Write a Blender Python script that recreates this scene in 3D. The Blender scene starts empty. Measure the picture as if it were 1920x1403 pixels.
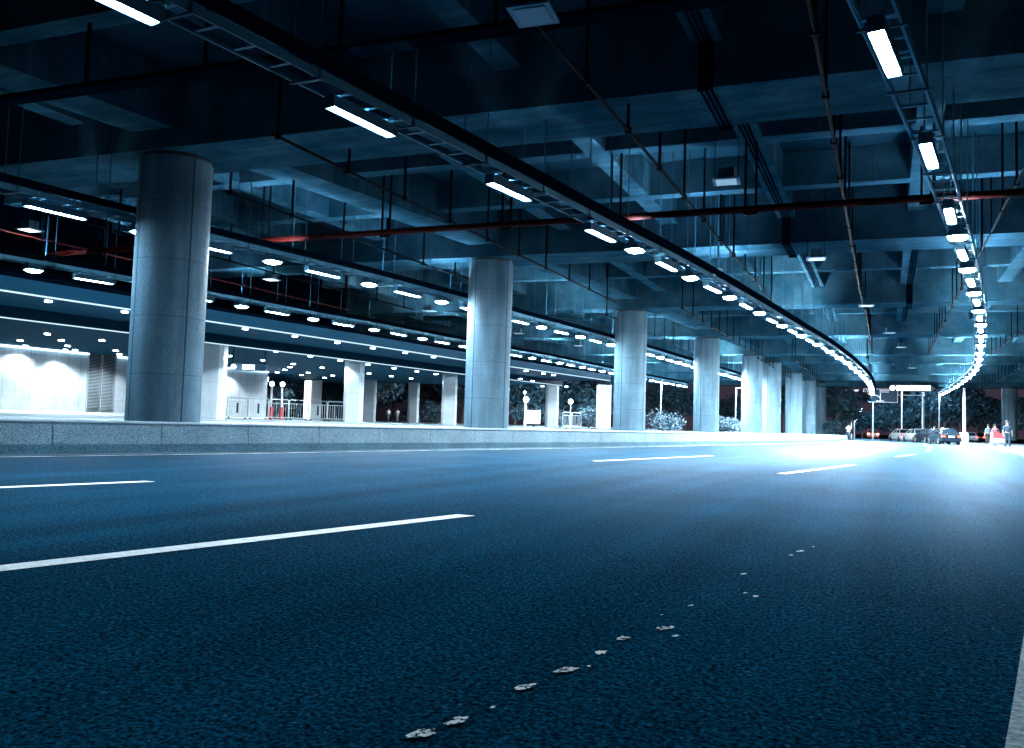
import bpy, bmesh, math, random
import numpy as np
from mathutils import Matrix, Vector
random.seed(7)
rnd = random.Random(11)

# ------------------------------------------------------------------ camera
FPX, CX, CY, CAMH = 1555.0, 960.0, 701.5, 0.75
R = np.array([[0.91176983, 0.0033547, -0.41068787],
              [0.40958272, 0.06633397, 0.90985812],
              [0.03029486, -0.99779184, 0.05910729]])
scene = bpy.context.scene
col = scene.collection
cam = bpy.data.objects.new('camera', bpy.data.cameras.new('camera'))
col.objects.link(cam)
cam.data.sensor_width = 36.0
cam.data.sensor_fit = 'HORIZONTAL'
cam.data.lens = FPX / 1920.0 * 36.0
cam.data.clip_start = 0.05
cam.data.clip_end = 2500.0
_r = R @ np.array([1, 0, 0.]); _u = R @ np.array([0, -1, 0.]); _b = R @ np.array([0, 0, -1.])
M = Matrix(((_r[0], _u[0], _b[0], 0), (_r[1], _u[1], _b[1], 0), (_r[2], _u[2], _b[2], CAMH), (0, 0, 0, 1)))
cam.matrix_world = M
scene.camera = cam

# ------------------------------------------------------------------ world, exposure, sampling
world = bpy.data.worlds.new('World'); scene.world = world
world.use_nodes = True
bg = world.node_tree.nodes['Background']
# dark night sky with a dim town glow low over the horizon ahead
_nt = world.node_tree
_tc = _nt.nodes.new('ShaderNodeTexCoord'); _sp = _nt.nodes.new('ShaderNodeSeparateXYZ'); _nt.links.new(_tc.outputs['Generated'], _sp.inputs[0])
_mr = _nt.nodes.new('ShaderNodeMapRange'); _mr.inputs[1].default_value = .80; _mr.inputs[2].default_value = .97; _nt.links.new(_sp.outputs[1], _mr.inputs[0])
_mx = _nt.nodes.new('ShaderNodeMix'); _mx.data_type = 'RGBA'; _nt.links.new(_mr.outputs[0], _mx.inputs['Factor'])
_mx.inputs['A'].default_value = (.0004, .0010, .0025, 1); _mx.inputs['B'].default_value = (.040, .029, .046, 1)
_nt.links.new(_mx.outputs['Result'], bg.inputs['Color'])
bg.inputs['Strength'].default_value = 1.0
scene.view_settings.view_transform = 'Standard'
scene.view_settings.look = 'None'
scene.view_settings.gamma = 1.0
scene.view_settings.exposure = 0.0
scene.cycles.use_denoising = True
scene.cycles.max_bounces = 5
scene.cycles.diffuse_bounces = 4
scene.cycles.glossy_bounces = 3
scene.cycles.sample_clamp_indirect = 4.0
scene.cycles.use_adaptive_sampling = True
scene.cycles.adaptive_threshold = 0.02

TUBE_E = 760.0     # emission of the long tube lamps
FLOOD_E = 1500.0    # emission of the short flood lamps
LAMP = (0.52, 0.79, 1.0)
LAMPF = (0.86, 0.95, 1.0)

# ------------------------------------------------------------------ helpers
def ray(px, py):
    return R @ np.array([px - CX, py - CY, FPX])
def atz(px, py, z):
    d = ray(px, py); t = (z - CAMH) / d[2]
    return Vector((d[0] * t, d[1] * t, z))
def dist(px, py, D):
    d = ray(px, py); d = d / math.hypot(d[0], d[1]) * D
    return Vector((d[0], d[1], d[2] + CAMH))

class MB:
    def __init__(s): s.v = []; s.f = []; s.mi = []
    def add(s, vs, fs, m=0):
        n = len(s.v); s.v += [tuple(x) for x in vs]
        for f in fs: s.f.append([i + n for i in f]); s.mi.append(m)
    def hexa(s, p, m=0):   # 8 corners: bottom 4 ccw, top 4 ccw
        s.add(p, [(3, 2, 1, 0), (4, 5, 6, 7), (0, 1, 5, 4), (1, 2, 6, 5), (2, 3, 7, 6), (3, 0, 4, 7)], m)
    def box(s, x0, x1, y0, y1, z0, z1, m=0):
        s.hexa([(x0, y0, z0), (x1, y0, z0), (x1, y1, z0), (x0, y1, z0), (x0, y0, z1), (x1, y0, z1), (x1, y1, z1), (x0, y1, z1)], m)
    def cbox(s, c, sx, sy, sz, rz=0.0, m=0):
        ca, sa = math.cos(rz), math.sin(rz); P = []
        for z in (-sz / 2, sz / 2):
            for x, y in ((-1, -1), (1, -1), (1, 1), (-1, 1)):
                a, b = x * sx / 2, y * sy / 2
                P.append((c[0] + a * ca - b * sa, c[1] + a * sa + b * ca, c[2] + z))
        s.hexa(P, m)
    def tube(s, a, b, r, n=6, r2=None, cap=True, m=0):
        a = Vector(a); b = Vector(b); d = (b - a)
        if d.length < 1e-6: return
        d.normalize(); r2 = r if r2 is None else r2
        u = d.cross(Vector((0, 0, 1)))
        if u.length < 1e-3: u = d.cross(Vector((1, 0, 0)))
        u.normalize(); w = d.cross(u)
        vs = []
        for c, rr in ((a, r), (b, r2)):
            for k in range(n):
                t = 2 * math.pi * k / n
                vs.append(c + (u * math.cos(t) + w * math.sin(t)) * rr)
        fs = [(k, (k + 1) % n, n + (k + 1) % n, n + k) for k in range(n)]
        if cap: fs += [tuple(range(n))[::-1], tuple(range(n, 2 * n))]
        s.add(vs, fs, m)
    def path(s, pts, r, n=6):
        for i in range(len(pts) - 1): s.tube(pts[i], pts[i + 1], r, n)
    def sphere(s, c, r, n=10, k=6, sz=1.0, m=0):
        vs = [(c[0], c[1], c[2] - r * sz)]
        for i in range(1, k):
            a = -math.pi / 2 + math.pi * i / k
            for j in range(n):
                t = 2 * math.pi * j / n
                vs.append((c[0] + r * math.cos(a) * math.cos(t), c[1] + r * math.cos(a) * math.sin(t), c[2] + r * sz * math.sin(a)))
        vs.append((c[0], c[1], c[2] + r * sz)); fs = []
        for j in range(n): fs.append((0, 1 + (j + 1) % n, 1 + j))
        for i in range(k - 2):
            for j in range(n):
                fs.append((1 + i * n + j, 1 + i * n + (j + 1) % n, 1 + (i + 1) * n + (j + 1) % n, 1 + (i + 1) * n + j))
        L = len(vs) - 1
        for j in range(n): fs.append((1 + (k - 2) * n + j, 1 + (k - 2) * n + (j + 1) % n, L))
        s.add(vs, fs, m)
    def prism(s, poly, a, b, axis='x', m=0):  # extrude a 2D polygon
        n = len(poly); vs = []
        for t in (a, b):
            for (p, q) in poly:
                vs.append({'x': (t, p, q), 'y': (p, t, q), 'z': (p, q, t)}[axis])
        fs = [(k, (k + 1) % n, n + (k + 1) % n, n + k) for k in range(n)] + [tuple(range(n))[::-1], tuple(range(n, 2 * n))]
        s.add(vs, fs, m)
    def build(s, name, mats, parent=None, smooth=False):
        me = bpy.data.meshes.new(name); me.from_pydata(s.v, [], s.f)
        if not isinstance(mats, (list, tuple)): mats = [mats]
        for m in mats: me.materials.append(m)
        if len(mats) > 1: me.polygons.foreach_set('material_index', s.mi)
        bm = bmesh.new(); bm.from_mesh(me); bmesh.ops.recalc_face_normals(bm, faces=bm.faces); bm.to_mesh(me); bm.free()
        if smooth:
            for p in me.polygons: p.use_smooth = True
        me.update()
        o = bpy.data.objects.new(name, me); col.objects.link(o)
        if parent is not None: o.parent = parent
        return o

def thing(name, label, cat, loc=(0, 0, 0), rz=0.0, group=None):
    o = bpy.data.objects.new(name, None); col.objects.link(o)
    o.location = loc; o.rotation_euler = (0, 0, rz); o.empty_display_size = 0.2
    o['label'] = label; o['category'] = cat
    if group: o['group'] = group
    return o
def tag(o, label, cat, group=None):
    o['label'] = label; o['category'] = cat
    if group: o['group'] = group
    return o
def struct(o): o['kind'] = 'structure'; return o
def copy_tree(o, parent=None):
    c = o.copy(); col.objects.link(c); c.parent = parent
    for ch in list(o.children): copy_tree(ch, c)
    return c
ORD = ['first', 'second', 'third', 'fourth', 'fifth', 'sixth', 'seventh', 'eighth', 'ninth', 'tenth', 'eleventh', 'twelfth',
       'thirteenth', 'fourteenth', 'fifteenth', 'sixteenth', 'seventeenth', 'eighteenth', 'nineteenth', 'twentieth']
def ordn(i):
    if i < 20: return ORD[i]
    t = ['twenty', 'thirty', 'forty', 'fifty', 'sixty'][(i + 1) // 10 - 2]; u = (i + 1) % 10
    return {'twenty': 'twentieth', 'thirty': 'thirtieth', 'forty': 'fortieth', 'fifty': 'fiftieth', 'sixty': 'sixtieth'}[t] if u == 0 else t + '-' + ORD[u - 1]

# ------------------------------------------------------------------ materials
def mat(name, base=(.5, .5, .5), rough=.6, metal=0.0, spec=0.5, emit=None, estr=0.0, noise=None, bump=None, alpha=None):
    """noise = list of (scale, detail, darkcolor, lightcolor, lo, hi) mixed over each other; bump = (scale, strength, distance)"""
    m = bpy.data.materials.new(name); m.use_nodes = True
    nt = m.node_tree; b = nt.nodes['Principled BSDF']
    b.inputs['Base Color'].default_value = (*base, 1)
    b.inputs['Roughness'].default_value = rough
    b.inputs['Metallic'].default_value = metal
    b.inputs['Specular IOR Level'].default_value = spec
    if emit:
        b.inputs['Emission Color'].default_value = (*emit, 1); b.inputs['Emission Strength'].default_value = estr
    tc = nt.nodes.new('ShaderNodeTexCoord')
    if noise:
        prev = None
        for (sc, det, dark, light, lo, hi) in noise:
            n = nt.nodes.new('ShaderNodeTexNoise'); n.inputs['Scale'].default_value = sc; n.inputs['Detail'].default_value = det
            nt.links.new(tc.outputs['Object'], n.inputs['Vector'])
            mr = nt.nodes.new('ShaderNodeMapRange'); mr.inputs[1].default_value = lo; mr.inputs[2].default_value = hi
            nt.links.new(n.outputs['Fac'], mr.inputs[0])
            mx = nt.nodes.new('ShaderNodeMix'); mx.data_type = 'RGBA'
            nt.links.new(mr.outputs[0], mx.inputs['Factor'])
            mx.inputs['A'].default_value = (*dark, 1); mx.inputs['B'].default_value = (*light, 1)
            if prev is not None:
                ml = nt.nodes.new('ShaderNodeMix'); ml.data_type = 'RGBA'; ml.blend_type = 'MULTIPLY'; ml.inputs['Factor'].default_value = 1
                nt.links.new(prev, ml.inputs['A']); nt.links.new(mx.outputs['Result'], ml.inputs['B']); prev = ml.outputs['Result']
            else: prev = mx.outputs['Result']
        nt.links.new(prev, b.inputs['Base Color'])
    if bump:
        n = nt.nodes.new('ShaderNodeTexNoise'); n.inputs['Scale'].default_value = bump[0]; n.inputs['Detail'].default_value = 4
        nt.links.new(tc.outputs['Object'], n.inputs['Vector'])
        bp = nt.nodes.new('ShaderNodeBump'); bp.inputs['Strength'].default_value = bump[1]; bp.inputs['Distance'].default_value = bump[2]
        nt.links.new(n.outputs['Fac'], bp.inputs['Height']); nt.links.new(bp.outputs['Normal'], b.inputs['Normal'])
    return m
def emis(name, c, s):
    m = bpy.data.materials.new(name); m.use_nodes = True; nt = m.node_tree; nt.nodes.clear()
    e = nt.nodes.new('ShaderNodeEmission'); e.inputs[0].default_value = (*c, 1); e.inputs[1].default_value = s
    o = nt.nodes.new('ShaderNodeOutputMaterial'); nt.links.new(e.outputs[0], o.inputs[0]); return m

W1 = (1, 1, 1)
def make_asphalt():
    """dark stony asphalt: matt body, with a sheen that only shows at very flat angles"""
    m = bpy.data.materials.new('asphalt'); m.use_nodes = True; nt = m.node_tree; nt.nodes.clear(); N = nt.nodes.new; Lk = nt.links.new
    tc = N('ShaderNodeTexCoord')
    def noise(sc, det, vec=None, rough=.5):
        n = N('ShaderNodeTexNoise'); n.inputs['Scale'].default_value = sc; n.inputs['Detail'].default_value = det; n.inputs['Roughness'].default_value = rough
        Lk(vec or tc.outputs['Object'], n.inputs['Vector']); return n.outputs['Fac']
    def rng(v, a, b, c, d):
        n = N('ShaderNodeMapRange'); n.inputs[1].default_value = a; n.inputs[2].default_value = b; n.inputs[3].default_value = c; n.inputs[4].default_value = d; Lk(v, n.inputs[0]); return n.outputs[0]
    def mul(a, b):
        n = N('ShaderNodeMath'); n.operation = 'MULTIPLY'
        for i, v in enumerate((a, b)):
            if isinstance(v, (int, float)): n.inputs[i].default_value = v
            else: Lk(v, n.inputs[i])
        return n.outputs[0]
    vo = N('ShaderNodeTexVoronoi'); vo.inputs['Scale'].default_value = 120; Lk(tc.outputs['Object'], vo.inputs['Vector'])
    vs = N('ShaderNodeSeparateColor'); Lk(vo.outputs['Color'], vs.inputs[0])
    stone = rng(vs.outputs[0], 0, 1, .45, 1.35)
    mp = N('ShaderNodeMapping'); mp.inputs['Rotation'].default_value = (0, 0, .15); mp.inputs['Scale'].default_value = (1.6, .06, 1); Lk(tc.outputs['Object'], mp.inputs[0])
    lanes = rng(noise(1.0, 3, mp.outputs[0]), .3, .7, .72, 1.25)
    v = mul(mul(mul(stone, rng(noise(60, 3), .35, .65, .25, 1.75)), rng(noise(24, 5, None, .8), .3, .7, .55, 1.42)), mul(lanes, rng(noise(.5, 4), .3, .7, .8, 1.2)))
    glint = rng(vs.outputs[1], .992, 1.0, 0, 1)
    cr = N('ShaderNodeMix'); cr.data_type = 'RGBA'; cr.inputs['A'].default_value = (0, .0, .0, 1); cr.inputs['B'].default_value = ASPH; Lk(mul(v, .5), cr.inputs['Factor'])
    c2 = N('ShaderNodeMix'); c2.data_type = 'RGBA'; Lk(mul(glint, .5), c2.inputs['Factor']); Lk(cr.outputs['Result'], c2.inputs['A']); c2.inputs['B'].default_value = (.12, .20, .25, 1)
    bp = N('ShaderNodeBump'); bp.inputs['Strength'].default_value = .5; bp.inputs['Distance'].default_value = .008; Lk(noise(75, 4), bp.inputs['Height'])
    df = N('ShaderNodeBsdfDiffuse'); Lk(c2.outputs['Result'], df.inputs[0]); Lk(bp.outputs[0], df.inputs['Normal'])
    gl = N('ShaderNodeBsdfGlossy'); gl.inputs['Color'].default_value = (.75, .88, 1, 1); gl.inputs['Roughness'].default_value = .50
    lw = N('ShaderNodeLayerWeight'); lw.inputs['Blend'].default_value = .5
    pw = N('ShaderNodeMath'); pw.operation = 'POWER'; Lk(lw.outputs['Facing'], pw.inputs[0]); pw.inputs[1].default_value = 23.0
    fac = mul(pw.outputs[0], mul(.125, rng(noise(22, 6, None, .85), .34, .66, .1, 1.9)))
    mx = N('ShaderNodeMixShader'); Lk(fac, mx.inputs[0]); Lk(df.outputs[0], mx.inputs[1]); Lk(gl.outputs[0], mx.inputs[2])
    o = N('ShaderNodeOutputMaterial'); Lk(mx.outputs[0], o.inputs[0]); return m
ASPH = (.006, .079, .146, 1)
m_asphalt = make_asphalt()
m_paint = mat('road_paint', rough=.5, spec=.04, noise=[(60, 4, (.62, .64, .64), (.86, .86, .84), .25, .55), (9, 4, (.80, .82, .83), W1, .35, .5), (130, 3, (.35, .4, .43), W1, .30, .37)])
m_edge = mat('edge_paint', rough=.6, spec=0.0, noise=[(60, 4, (.30, .36, .39), (.72, .75, .75), .3, .6), (2.2, 5, (.45, .5, .54), W1, .36, .56)])
m_worn = mat('worn_paint', rough=.8, spec=0.0, noise=[(75, 4, (.001, .018, .035), (.78, .80, .78), .42, .54)])
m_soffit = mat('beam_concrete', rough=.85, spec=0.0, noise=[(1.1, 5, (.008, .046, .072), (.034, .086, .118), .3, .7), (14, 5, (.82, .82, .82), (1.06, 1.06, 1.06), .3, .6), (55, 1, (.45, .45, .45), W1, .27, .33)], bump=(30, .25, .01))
def board_marks(m):
    nt = m.node_tree; b = nt.nodes['Principled BSDF']; src = b.inputs['Base Color'].links[0].from_socket
    tc = nt.nodes.new('ShaderNodeTexCoord'); mp = nt.nodes.new('ShaderNodeMapping'); nt.links.new(tc.outputs['Object'], mp.inputs[0])
    mp.inputs['Rotation'].default_value = (0, 0, -.066)
    br = nt.nodes.new('ShaderNodeTexBrick'); br.inputs['Scale'].default_value = 1.0; br.inputs['Brick Width'].default_value = 2.44; br.inputs['Row Height'].default_value = .61
    br.inputs['Mortar Size'].default_value = .006; br.inputs['Color1'].default_value = (1.0, 1.0, 1.0, 1); br.inputs['Color2'].default_value = (.80, .82, .84, 1); br.inputs['Mortar'].default_value = (.45, .5, .55, 1)
    nt.links.new(mp.outputs[0], br.inputs['Vector'])
    st = nt.nodes.new('ShaderNodeTexNoise'); st.inputs['Scale'].default_value = 1.0; st.inputs['Detail'].default_value = 5
    m2 = nt.nodes.new('ShaderNodeMapping'); m2.inputs['Scale'].default_value = (.5, 4, .7); nt.links.new(tc.outputs['Object'], m2.inputs[0]); nt.links.new(m2.outputs[0], st.inputs['Vector'])
    mr = nt.nodes.new('ShaderNodeMapRange'); mr.inputs[1].default_value = .35; mr.inputs[2].default_value = .65; mr.inputs[3].default_value = .72; mr.inputs[4].default_value = 1.1; nt.links.new(st.outputs['Fac'], mr.inputs[0])
    x = nt.nodes.new('ShaderNodeMix'); x.data_type = 'RGBA'; x.blend_type = 'MULTIPLY'; x.inputs['Factor'].default_value = 1; nt.links.new(src, x.inputs['A']); nt.links.new(br.outputs['Color'], x.inputs['B'])
    y = nt.nodes.new('ShaderNodeVectorMath'); y.operation = 'SCALE'; nt.links.new(x.outputs['Result'], y.inputs[0]); nt.links.new(mr.outputs[0], y.inputs['Scale'])
    nt.links.new(y.outputs[0], b.inputs['Base Color'])
board_marks(m_soffit)
m_slab = mat('slab_concrete', rough=.9, spec=0.0, noise=[(.8, 4, (.003, .02, .035), (.010, .035, .055), .3, .7)])
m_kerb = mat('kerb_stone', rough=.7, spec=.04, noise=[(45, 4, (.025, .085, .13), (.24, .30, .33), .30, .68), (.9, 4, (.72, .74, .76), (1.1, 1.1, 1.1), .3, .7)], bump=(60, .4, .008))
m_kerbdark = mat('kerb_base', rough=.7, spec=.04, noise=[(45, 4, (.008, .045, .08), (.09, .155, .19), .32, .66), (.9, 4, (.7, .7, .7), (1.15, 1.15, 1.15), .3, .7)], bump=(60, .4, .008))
m_pave = mat('paving', rough=.6, spec=.15, noise=[(3, 5, (.12, .18, .22), (.26, .30, .33), .3, .7), (50, 2, (.8, .8, .8), (1.1, 1.1, 1.1), .3, .7)])
m_gutter = mat('gutter_concrete', rough=.7, spec=.04, noise=[(50, 4, (.03, .09, .13), (.20, .27, .30), .3, .7)], bump=(70, .6, .01))
m_ground = mat('soil', rough=.95, noise=[(.2, 5, (.01, .014, .018), (.03, .035, .04), .3, .7)])
m_galv = mat('galvanised_steel', (.035, .12, .18), .45, .6, .1)
m_dark = mat('dark_metal', (.0006, .004, .009), .7, 0, 0.0)
m_housing = mat('lamp_housing', (.01, .05, .08), .5, .0, .1)
m_pipe = mat('black_pipe', (.0006, .003, .006), .6, 0, .01)
m_red = mat('red_pipe', (.026, .0016, .001), .6, 0, .05)
m_tube = emis('tube_glow', LAMP, TUBE_E)
m_flood = emis('flood_glow', LAMPF, FLOOD_E)
m_up = emis('upper_slot_glow', (.55, .78, 1.0), 2800.0)  # uplight added on the floods to brighten the ceiling
m_up2 = emis('strong_upper_slot_glow', (.75, .88, 1.0), 5000.0)
m_up3 = emis('strongest_upper_slot_glow', (.88, .95, 1.0), 15000.0)  # stronger added uplight for the far ceiling
m_boosted_flood = emis('strong_flood_glow', (.85, .95, 1.0), FLOOD_E * 4.6)  # far floods boosted to whiten the distant road and columns
m_led = emis('led_strip', (.6, .85, 1.0), 1.25)
m_cove = emis('cove_glow', (.5, .8, 1.0), 6.0)
m_spotg = emis('downlight_glow', (.75, .88, 1.0), 30.0)
m_panel = mat('ceiling_panel', rough=.35, metal=.3, base=(.10, .19, .27))
m_fascia = mat('fascia_metal', (.001, .016, .032), .6, 0, .03)
m_nearblack = mat('near_black', (.0002, .0015, .004), .8, 0, 0.0)
m_white = mat('white_metal', (.75, .78, .8), .4)
m_black = mat('black_plastic', (.01, .012, .015), .4)
m_glass = mat('dark_glass', (.01, .02, .03), .08, spec=.8)
m_tyre = mat('tyre_rubber', (.012, .012, .012), .8)
m_chrome = mat('chrome', (.6, .65, .7), .2, .9)
m_bark = mat('bark', (.09, .08, .07), .9)
m_skin = mat('skin', (.45, .30, .24), .6)
m_hair = mat('hair', (.01, .01, .012), .6)
m_redlamp = emis('tail_lamp', (1.0, .05, .03), 14.0)
m_whitelamp = emis('white_lamp', (.8, .9, 1.0), 25.0)

def striped_panel():
    m = mat('panelled_ceiling', (.10, .19, .27), .6, 0, .02); nt = m.node_tree; b = nt.nodes['Principled BSDF']
    tc = nt.nodes.new('ShaderNodeTexCoord'); w = nt.nodes.new('ShaderNodeTexWave'); w.bands_direction = 'X'
    w.inputs['Scale'].default_value = 1.6
    nt.links.new(tc.outputs['Object'], w.inputs['Vector'])
    mr = nt.nodes.new('ShaderNodeMapRange'); mr.inputs[1].default_value = 0.0; mr.inputs[2].default_value = .12
    nt.links.new(w.outputs['Fac'], mr.inputs[0])
    mx = nt.nodes.new('ShaderNodeMix'); mx.data_type = 'RGBA'; mx.inputs['A'].default_value = (.001, .012, .024, 1); mx.inputs['B'].default_value = (.007, .066, .112, 1)
    nt.links.new(mr.outputs[0], mx.inputs['Factor']); nt.links.new(mx.outputs['Result'], b.inputs['Base Color'])
    return m
m_ceil = striped_panel()
m_fence = mat('fence_steel', (.45, .55, .6), .4, .3)
m_louvre = mat('louvre_metal', (.40, .48, .53), .5, 0, .1)

def grid_stone(name, sx, sz, zoff=0.0, cyl=False, ang0=0.0, base_lo=(.022, .078, .125), base_hi=(.14, .205, .24), gscale=70, axis=1):
    """stone cladding with thin dark joints; cyl = joints at angles round a column"""
    m = mat(name, rough=.6, spec=.04, noise=[(gscale, 3, base_lo, base_hi, .32, .68), (1.3, 4, (.82, .84, .86), (1.06, 1.06, 1.06), .3, .7)], bump=(gscale, .25, .004))
    nt = m.node_tree; b = nt.nodes['Principled BSDF']
    base = b.inputs['Base Color'].links[0].from_socket
    tc = nt.nodes.new('ShaderNodeTexCoord'); sp = nt.nodes.new('ShaderNodeSeparateXYZ'); nt.links.new(tc.outputs['Object'], sp.inputs[0])
    oi = nt.nodes.new('ShaderNodeObjectInfo'); ad = nt.nodes.new('ShaderNodeVectorMath'); ad.operation = 'ADD'
    nt.links.new(tc.outputs['Object'], ad.inputs[0]); nt.links.new(oi.outputs['Location'], ad.inputs[1])
    smp = nt.nodes.new('ShaderNodeMapping'); smp.inputs['Scale'].default_value = (3.2, 3.2, .30); nt.links.new(ad.outputs[0], smp.inputs[0])
    sn = nt.nodes.new('ShaderNodeTexNoise'); sn.inputs['Scale'].default_value = 1; sn.inputs['Detail'].default_value = 6; nt.links.new(smp.outputs[0], sn.inputs['Vector'])
    smr = nt.nodes.new('ShaderNodeMapRange'); smr.inputs[1].default_value = .32; smr.inputs[2].default_value = .6; smr.inputs[3].default_value = .70 if cyl else .93; smr.inputs[4].default_value = 1.06 if cyl else 1.02; nt.links.new(sn.outputs['Fac'], smr.inputs[0])
    ssc = nt.nodes.new('ShaderNodeVectorMath'); ssc.operation = 'SCALE'; nt.links.new(base, ssc.inputs[0]); nt.links.new(smr.outputs[0], ssc.inputs['Scale']); base = ssc.outputs[0]
    def mth(op, a, bb=None):
        n = nt.nodes.new('ShaderNodeMath'); n.operation = op
        if hasattr(a, 'links'): nt.links.new(a, n.inputs[0])
        else: n.inputs[0].default_value = a
        if bb is not None:
            if hasattr(bb, 'links'): nt.links.new(bb, n.inputs[1])
            else: n.inputs[1].default_value = bb
        return n.outputs[0]
    if cyl:
        u = mth('ARCTAN2', sp.outputs[1], sp.outputs[0]); u = mth('DIVIDE', mth('ADD', u, ang0), math.pi / 2); hw = .016
    else:
        u = mth('DIVIDE', sp.outputs[axis], sx); hw = .009 / sx
    fu = mth('ABSOLUTE', mth('SUBTRACT', mth('FRACT', mth('ADD', u, 100.0)), .5))
    fz = mth('ABSOLUTE', mth('SUBTRACT', mth('FRACT', mth('ADD', mth('DIVIDE', mth('ADD', sp.outputs[2], -zoff), sz), 100.5)), .5))
    ju = mth('LESS_THAN', fu, hw) if cyl else mth('LESS_THAN', fu, hw)
    jz = mth('LESS_THAN', fz, .009 / sz)
    j = mth('MAXIMUM', ju, mth('MULTIPLY', jz, .55))
    mx = nt.nodes.new('ShaderNodeMix'); mx.data_type = 'RGBA'; nt.links.new(mth('MULTIPLY', j, .85 if cyl else .5), mx.inputs['Factor'])
    nt.links.new(base, mx.inputs['A']); mx.inputs['B'].default_value = (.015, .025, .035, 1)
    nt.links.new(mx.outputs['Result'], b.inputs['Base Color'])
    return m
m_column = grid_stone('column_stone', 1, 1.29, 5.47 - 6.6 + 6.6, True, ang0=1.05)
m_wall = grid_stone('wall_tile', .585, .60, .62, axis=1, base_lo=(.42, .50, .55), base_hi=(.60, .66, .68), gscale=30)
m_colsq = grid_stone('square_column_stone', 3.0, 1.3, .6, axis=0, base_lo=(.34, .41, .46), base_hi=(.50, .55, .58), gscale=50)

# ------------------------------------------------------------------ setting: ground, road, markings
def edgeL(y): return float(np.interp(y, [-20, 8, 12, 16, 20, 24, 28, 34, 41, 48, 54, 62, 70, 78, 88, 100, 120, 150], [-17.2, -12.2, -11.4, -10.75, -10.05, -9.35, -8.75, -7.85, -6.9, -5.95, -5.3, -4.55, -3.9, -3.45, -3.0, -2.8, -3.4, -6.5]))
def edgeR(y): return float(np.interp(y, [-20, 2.4, 3.7, 10, 20, 30, 41, 55, 64, 72, 85, 95, 110, 125, 150], [-3.3, .27, .48, 1.42, 2.80, 4.05, 5.3, 6.2, 6.48, 6.62, 6.7, 6.6, 6.2, 5.2, 2.4]))
def lineA(y): return float(np.interp(y, [-5, 2.6, 5.97, 15.3, 21.5, 31.1, 36.8, 45.7, 60, 80, 100, 120, 150], [-5.3, -3.75, -3.06, -1.67, -.70, .33, 1.07, 1.91, 2.7, 3.1, 3.0, 2.2, -.6]))
def lineB(y): return float(np.interp(y, [0, 5.2, 6.6, 16.8, 23.7, 41, 60, 80, 100, 120, 150], [-8.5, -7.56, -7.25, -5.60, -4.45, -2.3, -.9, -.2, -.1, -.9, -3.6]))

def strip(name, fx0, fx1, ys, z, m):
    mb = MB(); n = len(ys)
    vs = []
    for y in ys: vs += [(fx0(y), y, z), (fx1(y), y, z)]
    mb.add(vs, [(2 * i, 2 * i + 1, 2 * i + 3, 2 * i + 2) for i in range(n - 1)])
    return mb.build(name, m)
ground = MB(); ground.add([(-1500, -1500, -.30), (1500, -1500, -.30), (1500, 1500, -.30), (-1500, 1500, -.30)], [(0, 1, 2, 3)])
struct(ground.build('ground', m_ground))
YS = [y * 1.0 for y in range(-20, 151)]
struct(strip('road', lambda y: edgeL(y) - .95, lambda y: edgeR(y) + .02, YS, 0.0, m_asphalt))
mb = MB(); mb.add([(-60, 150, -.004), (60, 150, -.004), (80, 230, -.004), (-90, 230, -.004)], [(0, 1, 2, 3)])
mb.add([(9.5, 112, -.004), (60, 118, -.004), (60, 150, -.004), (3, 150, -.004)], [(0, 1, 2, 3)])
struct(mb.build('road', m_asphalt))
# gutters along both edges
struct(strip('gutter', lambda y: edgeL(y) - .85, lambda y: edgeL(y) - .42, YS[:118], .004, m_gutter))
struct(strip('gutter', lambda y: edgeR(y), lambda y: edgeR(y) + .34, YS, .004, m_gutter))
# edge line and dashes
struct(strip('edge_marking', lambda y: edgeL(y) - .14, lambda y: edgeL(y) - .01, YS[:118], .005, m_edge))
struct(strip('edge_marking', lambda y: edgeR(y) - .28, lambda y: edgeR(y) - .12, YS[70:], .005, m_paint))
def dash(f, y0, y1, w=.16, m=None):
    n = max(2, int((y1 - y0) / .8)); ys = [y0 + (y1 - y0) * i / n for i in range(n + 1)]
    struct(strip('lane_marking', lambda y: f(y) - w / 2, lambda y: f(y) + w / 2, ys, .005, m_paint))
for a, b in [(-.3, 5.97), (15.34, 21.53), (31.1, 36.8), (45.6, 51.2), (61, 67), (76, 82)]: dash(lineA, a, b)
for a, b in [(.6, 6.63), (16.8, 23.7), (33, 39), (48, 54), (63, 69)]: dash(lineB, a, b)
# worn fragments of an old line
mb = MB()
for (px, py, s) in [(790, 1375, 1.1), (862, 1349, .9), (925, 1325, .35), (990, 1287, .9), (1062, 1256, 1.0), (1127, 1223, .8), (1170, 1196, 1.0), (1248, 1177, 1.0),
                    (1268, 1192, .5), (1295, 1135, .4), (1418, 1118, .6), (1395, 1076, .6), (1484, 1041, .6), (1503, 1033, 1.0), (1104, 1249, .25), (1397, 1112, .3), (1240, 1153, .25), (1525, 1025, .4), (805, 1026, .12), (765, 958, .12)]:
    c = atz(px, py, .005); d = Vector((.16, .98)) ; n = 11; vs = [(c.x, c.y, c.z)]
    for k in range(n):
        t = 2 * math.pi * k / n; r = rnd.uniform(.55, 1.25)
        a, b2 = math.cos(t) * .046 * s * r, math.sin(t) * .022 * s * r
        vs.append((c.x + a * .16 * 2 - b2 * .98, c.y + a * .98 + b2 * .16, c.z))
    mb.add(vs, [(0, 1 + k, 1 + (k + 1) % n) for k in range(n)])
struct(mb.build('worn_lane_marking', m_worn))

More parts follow.
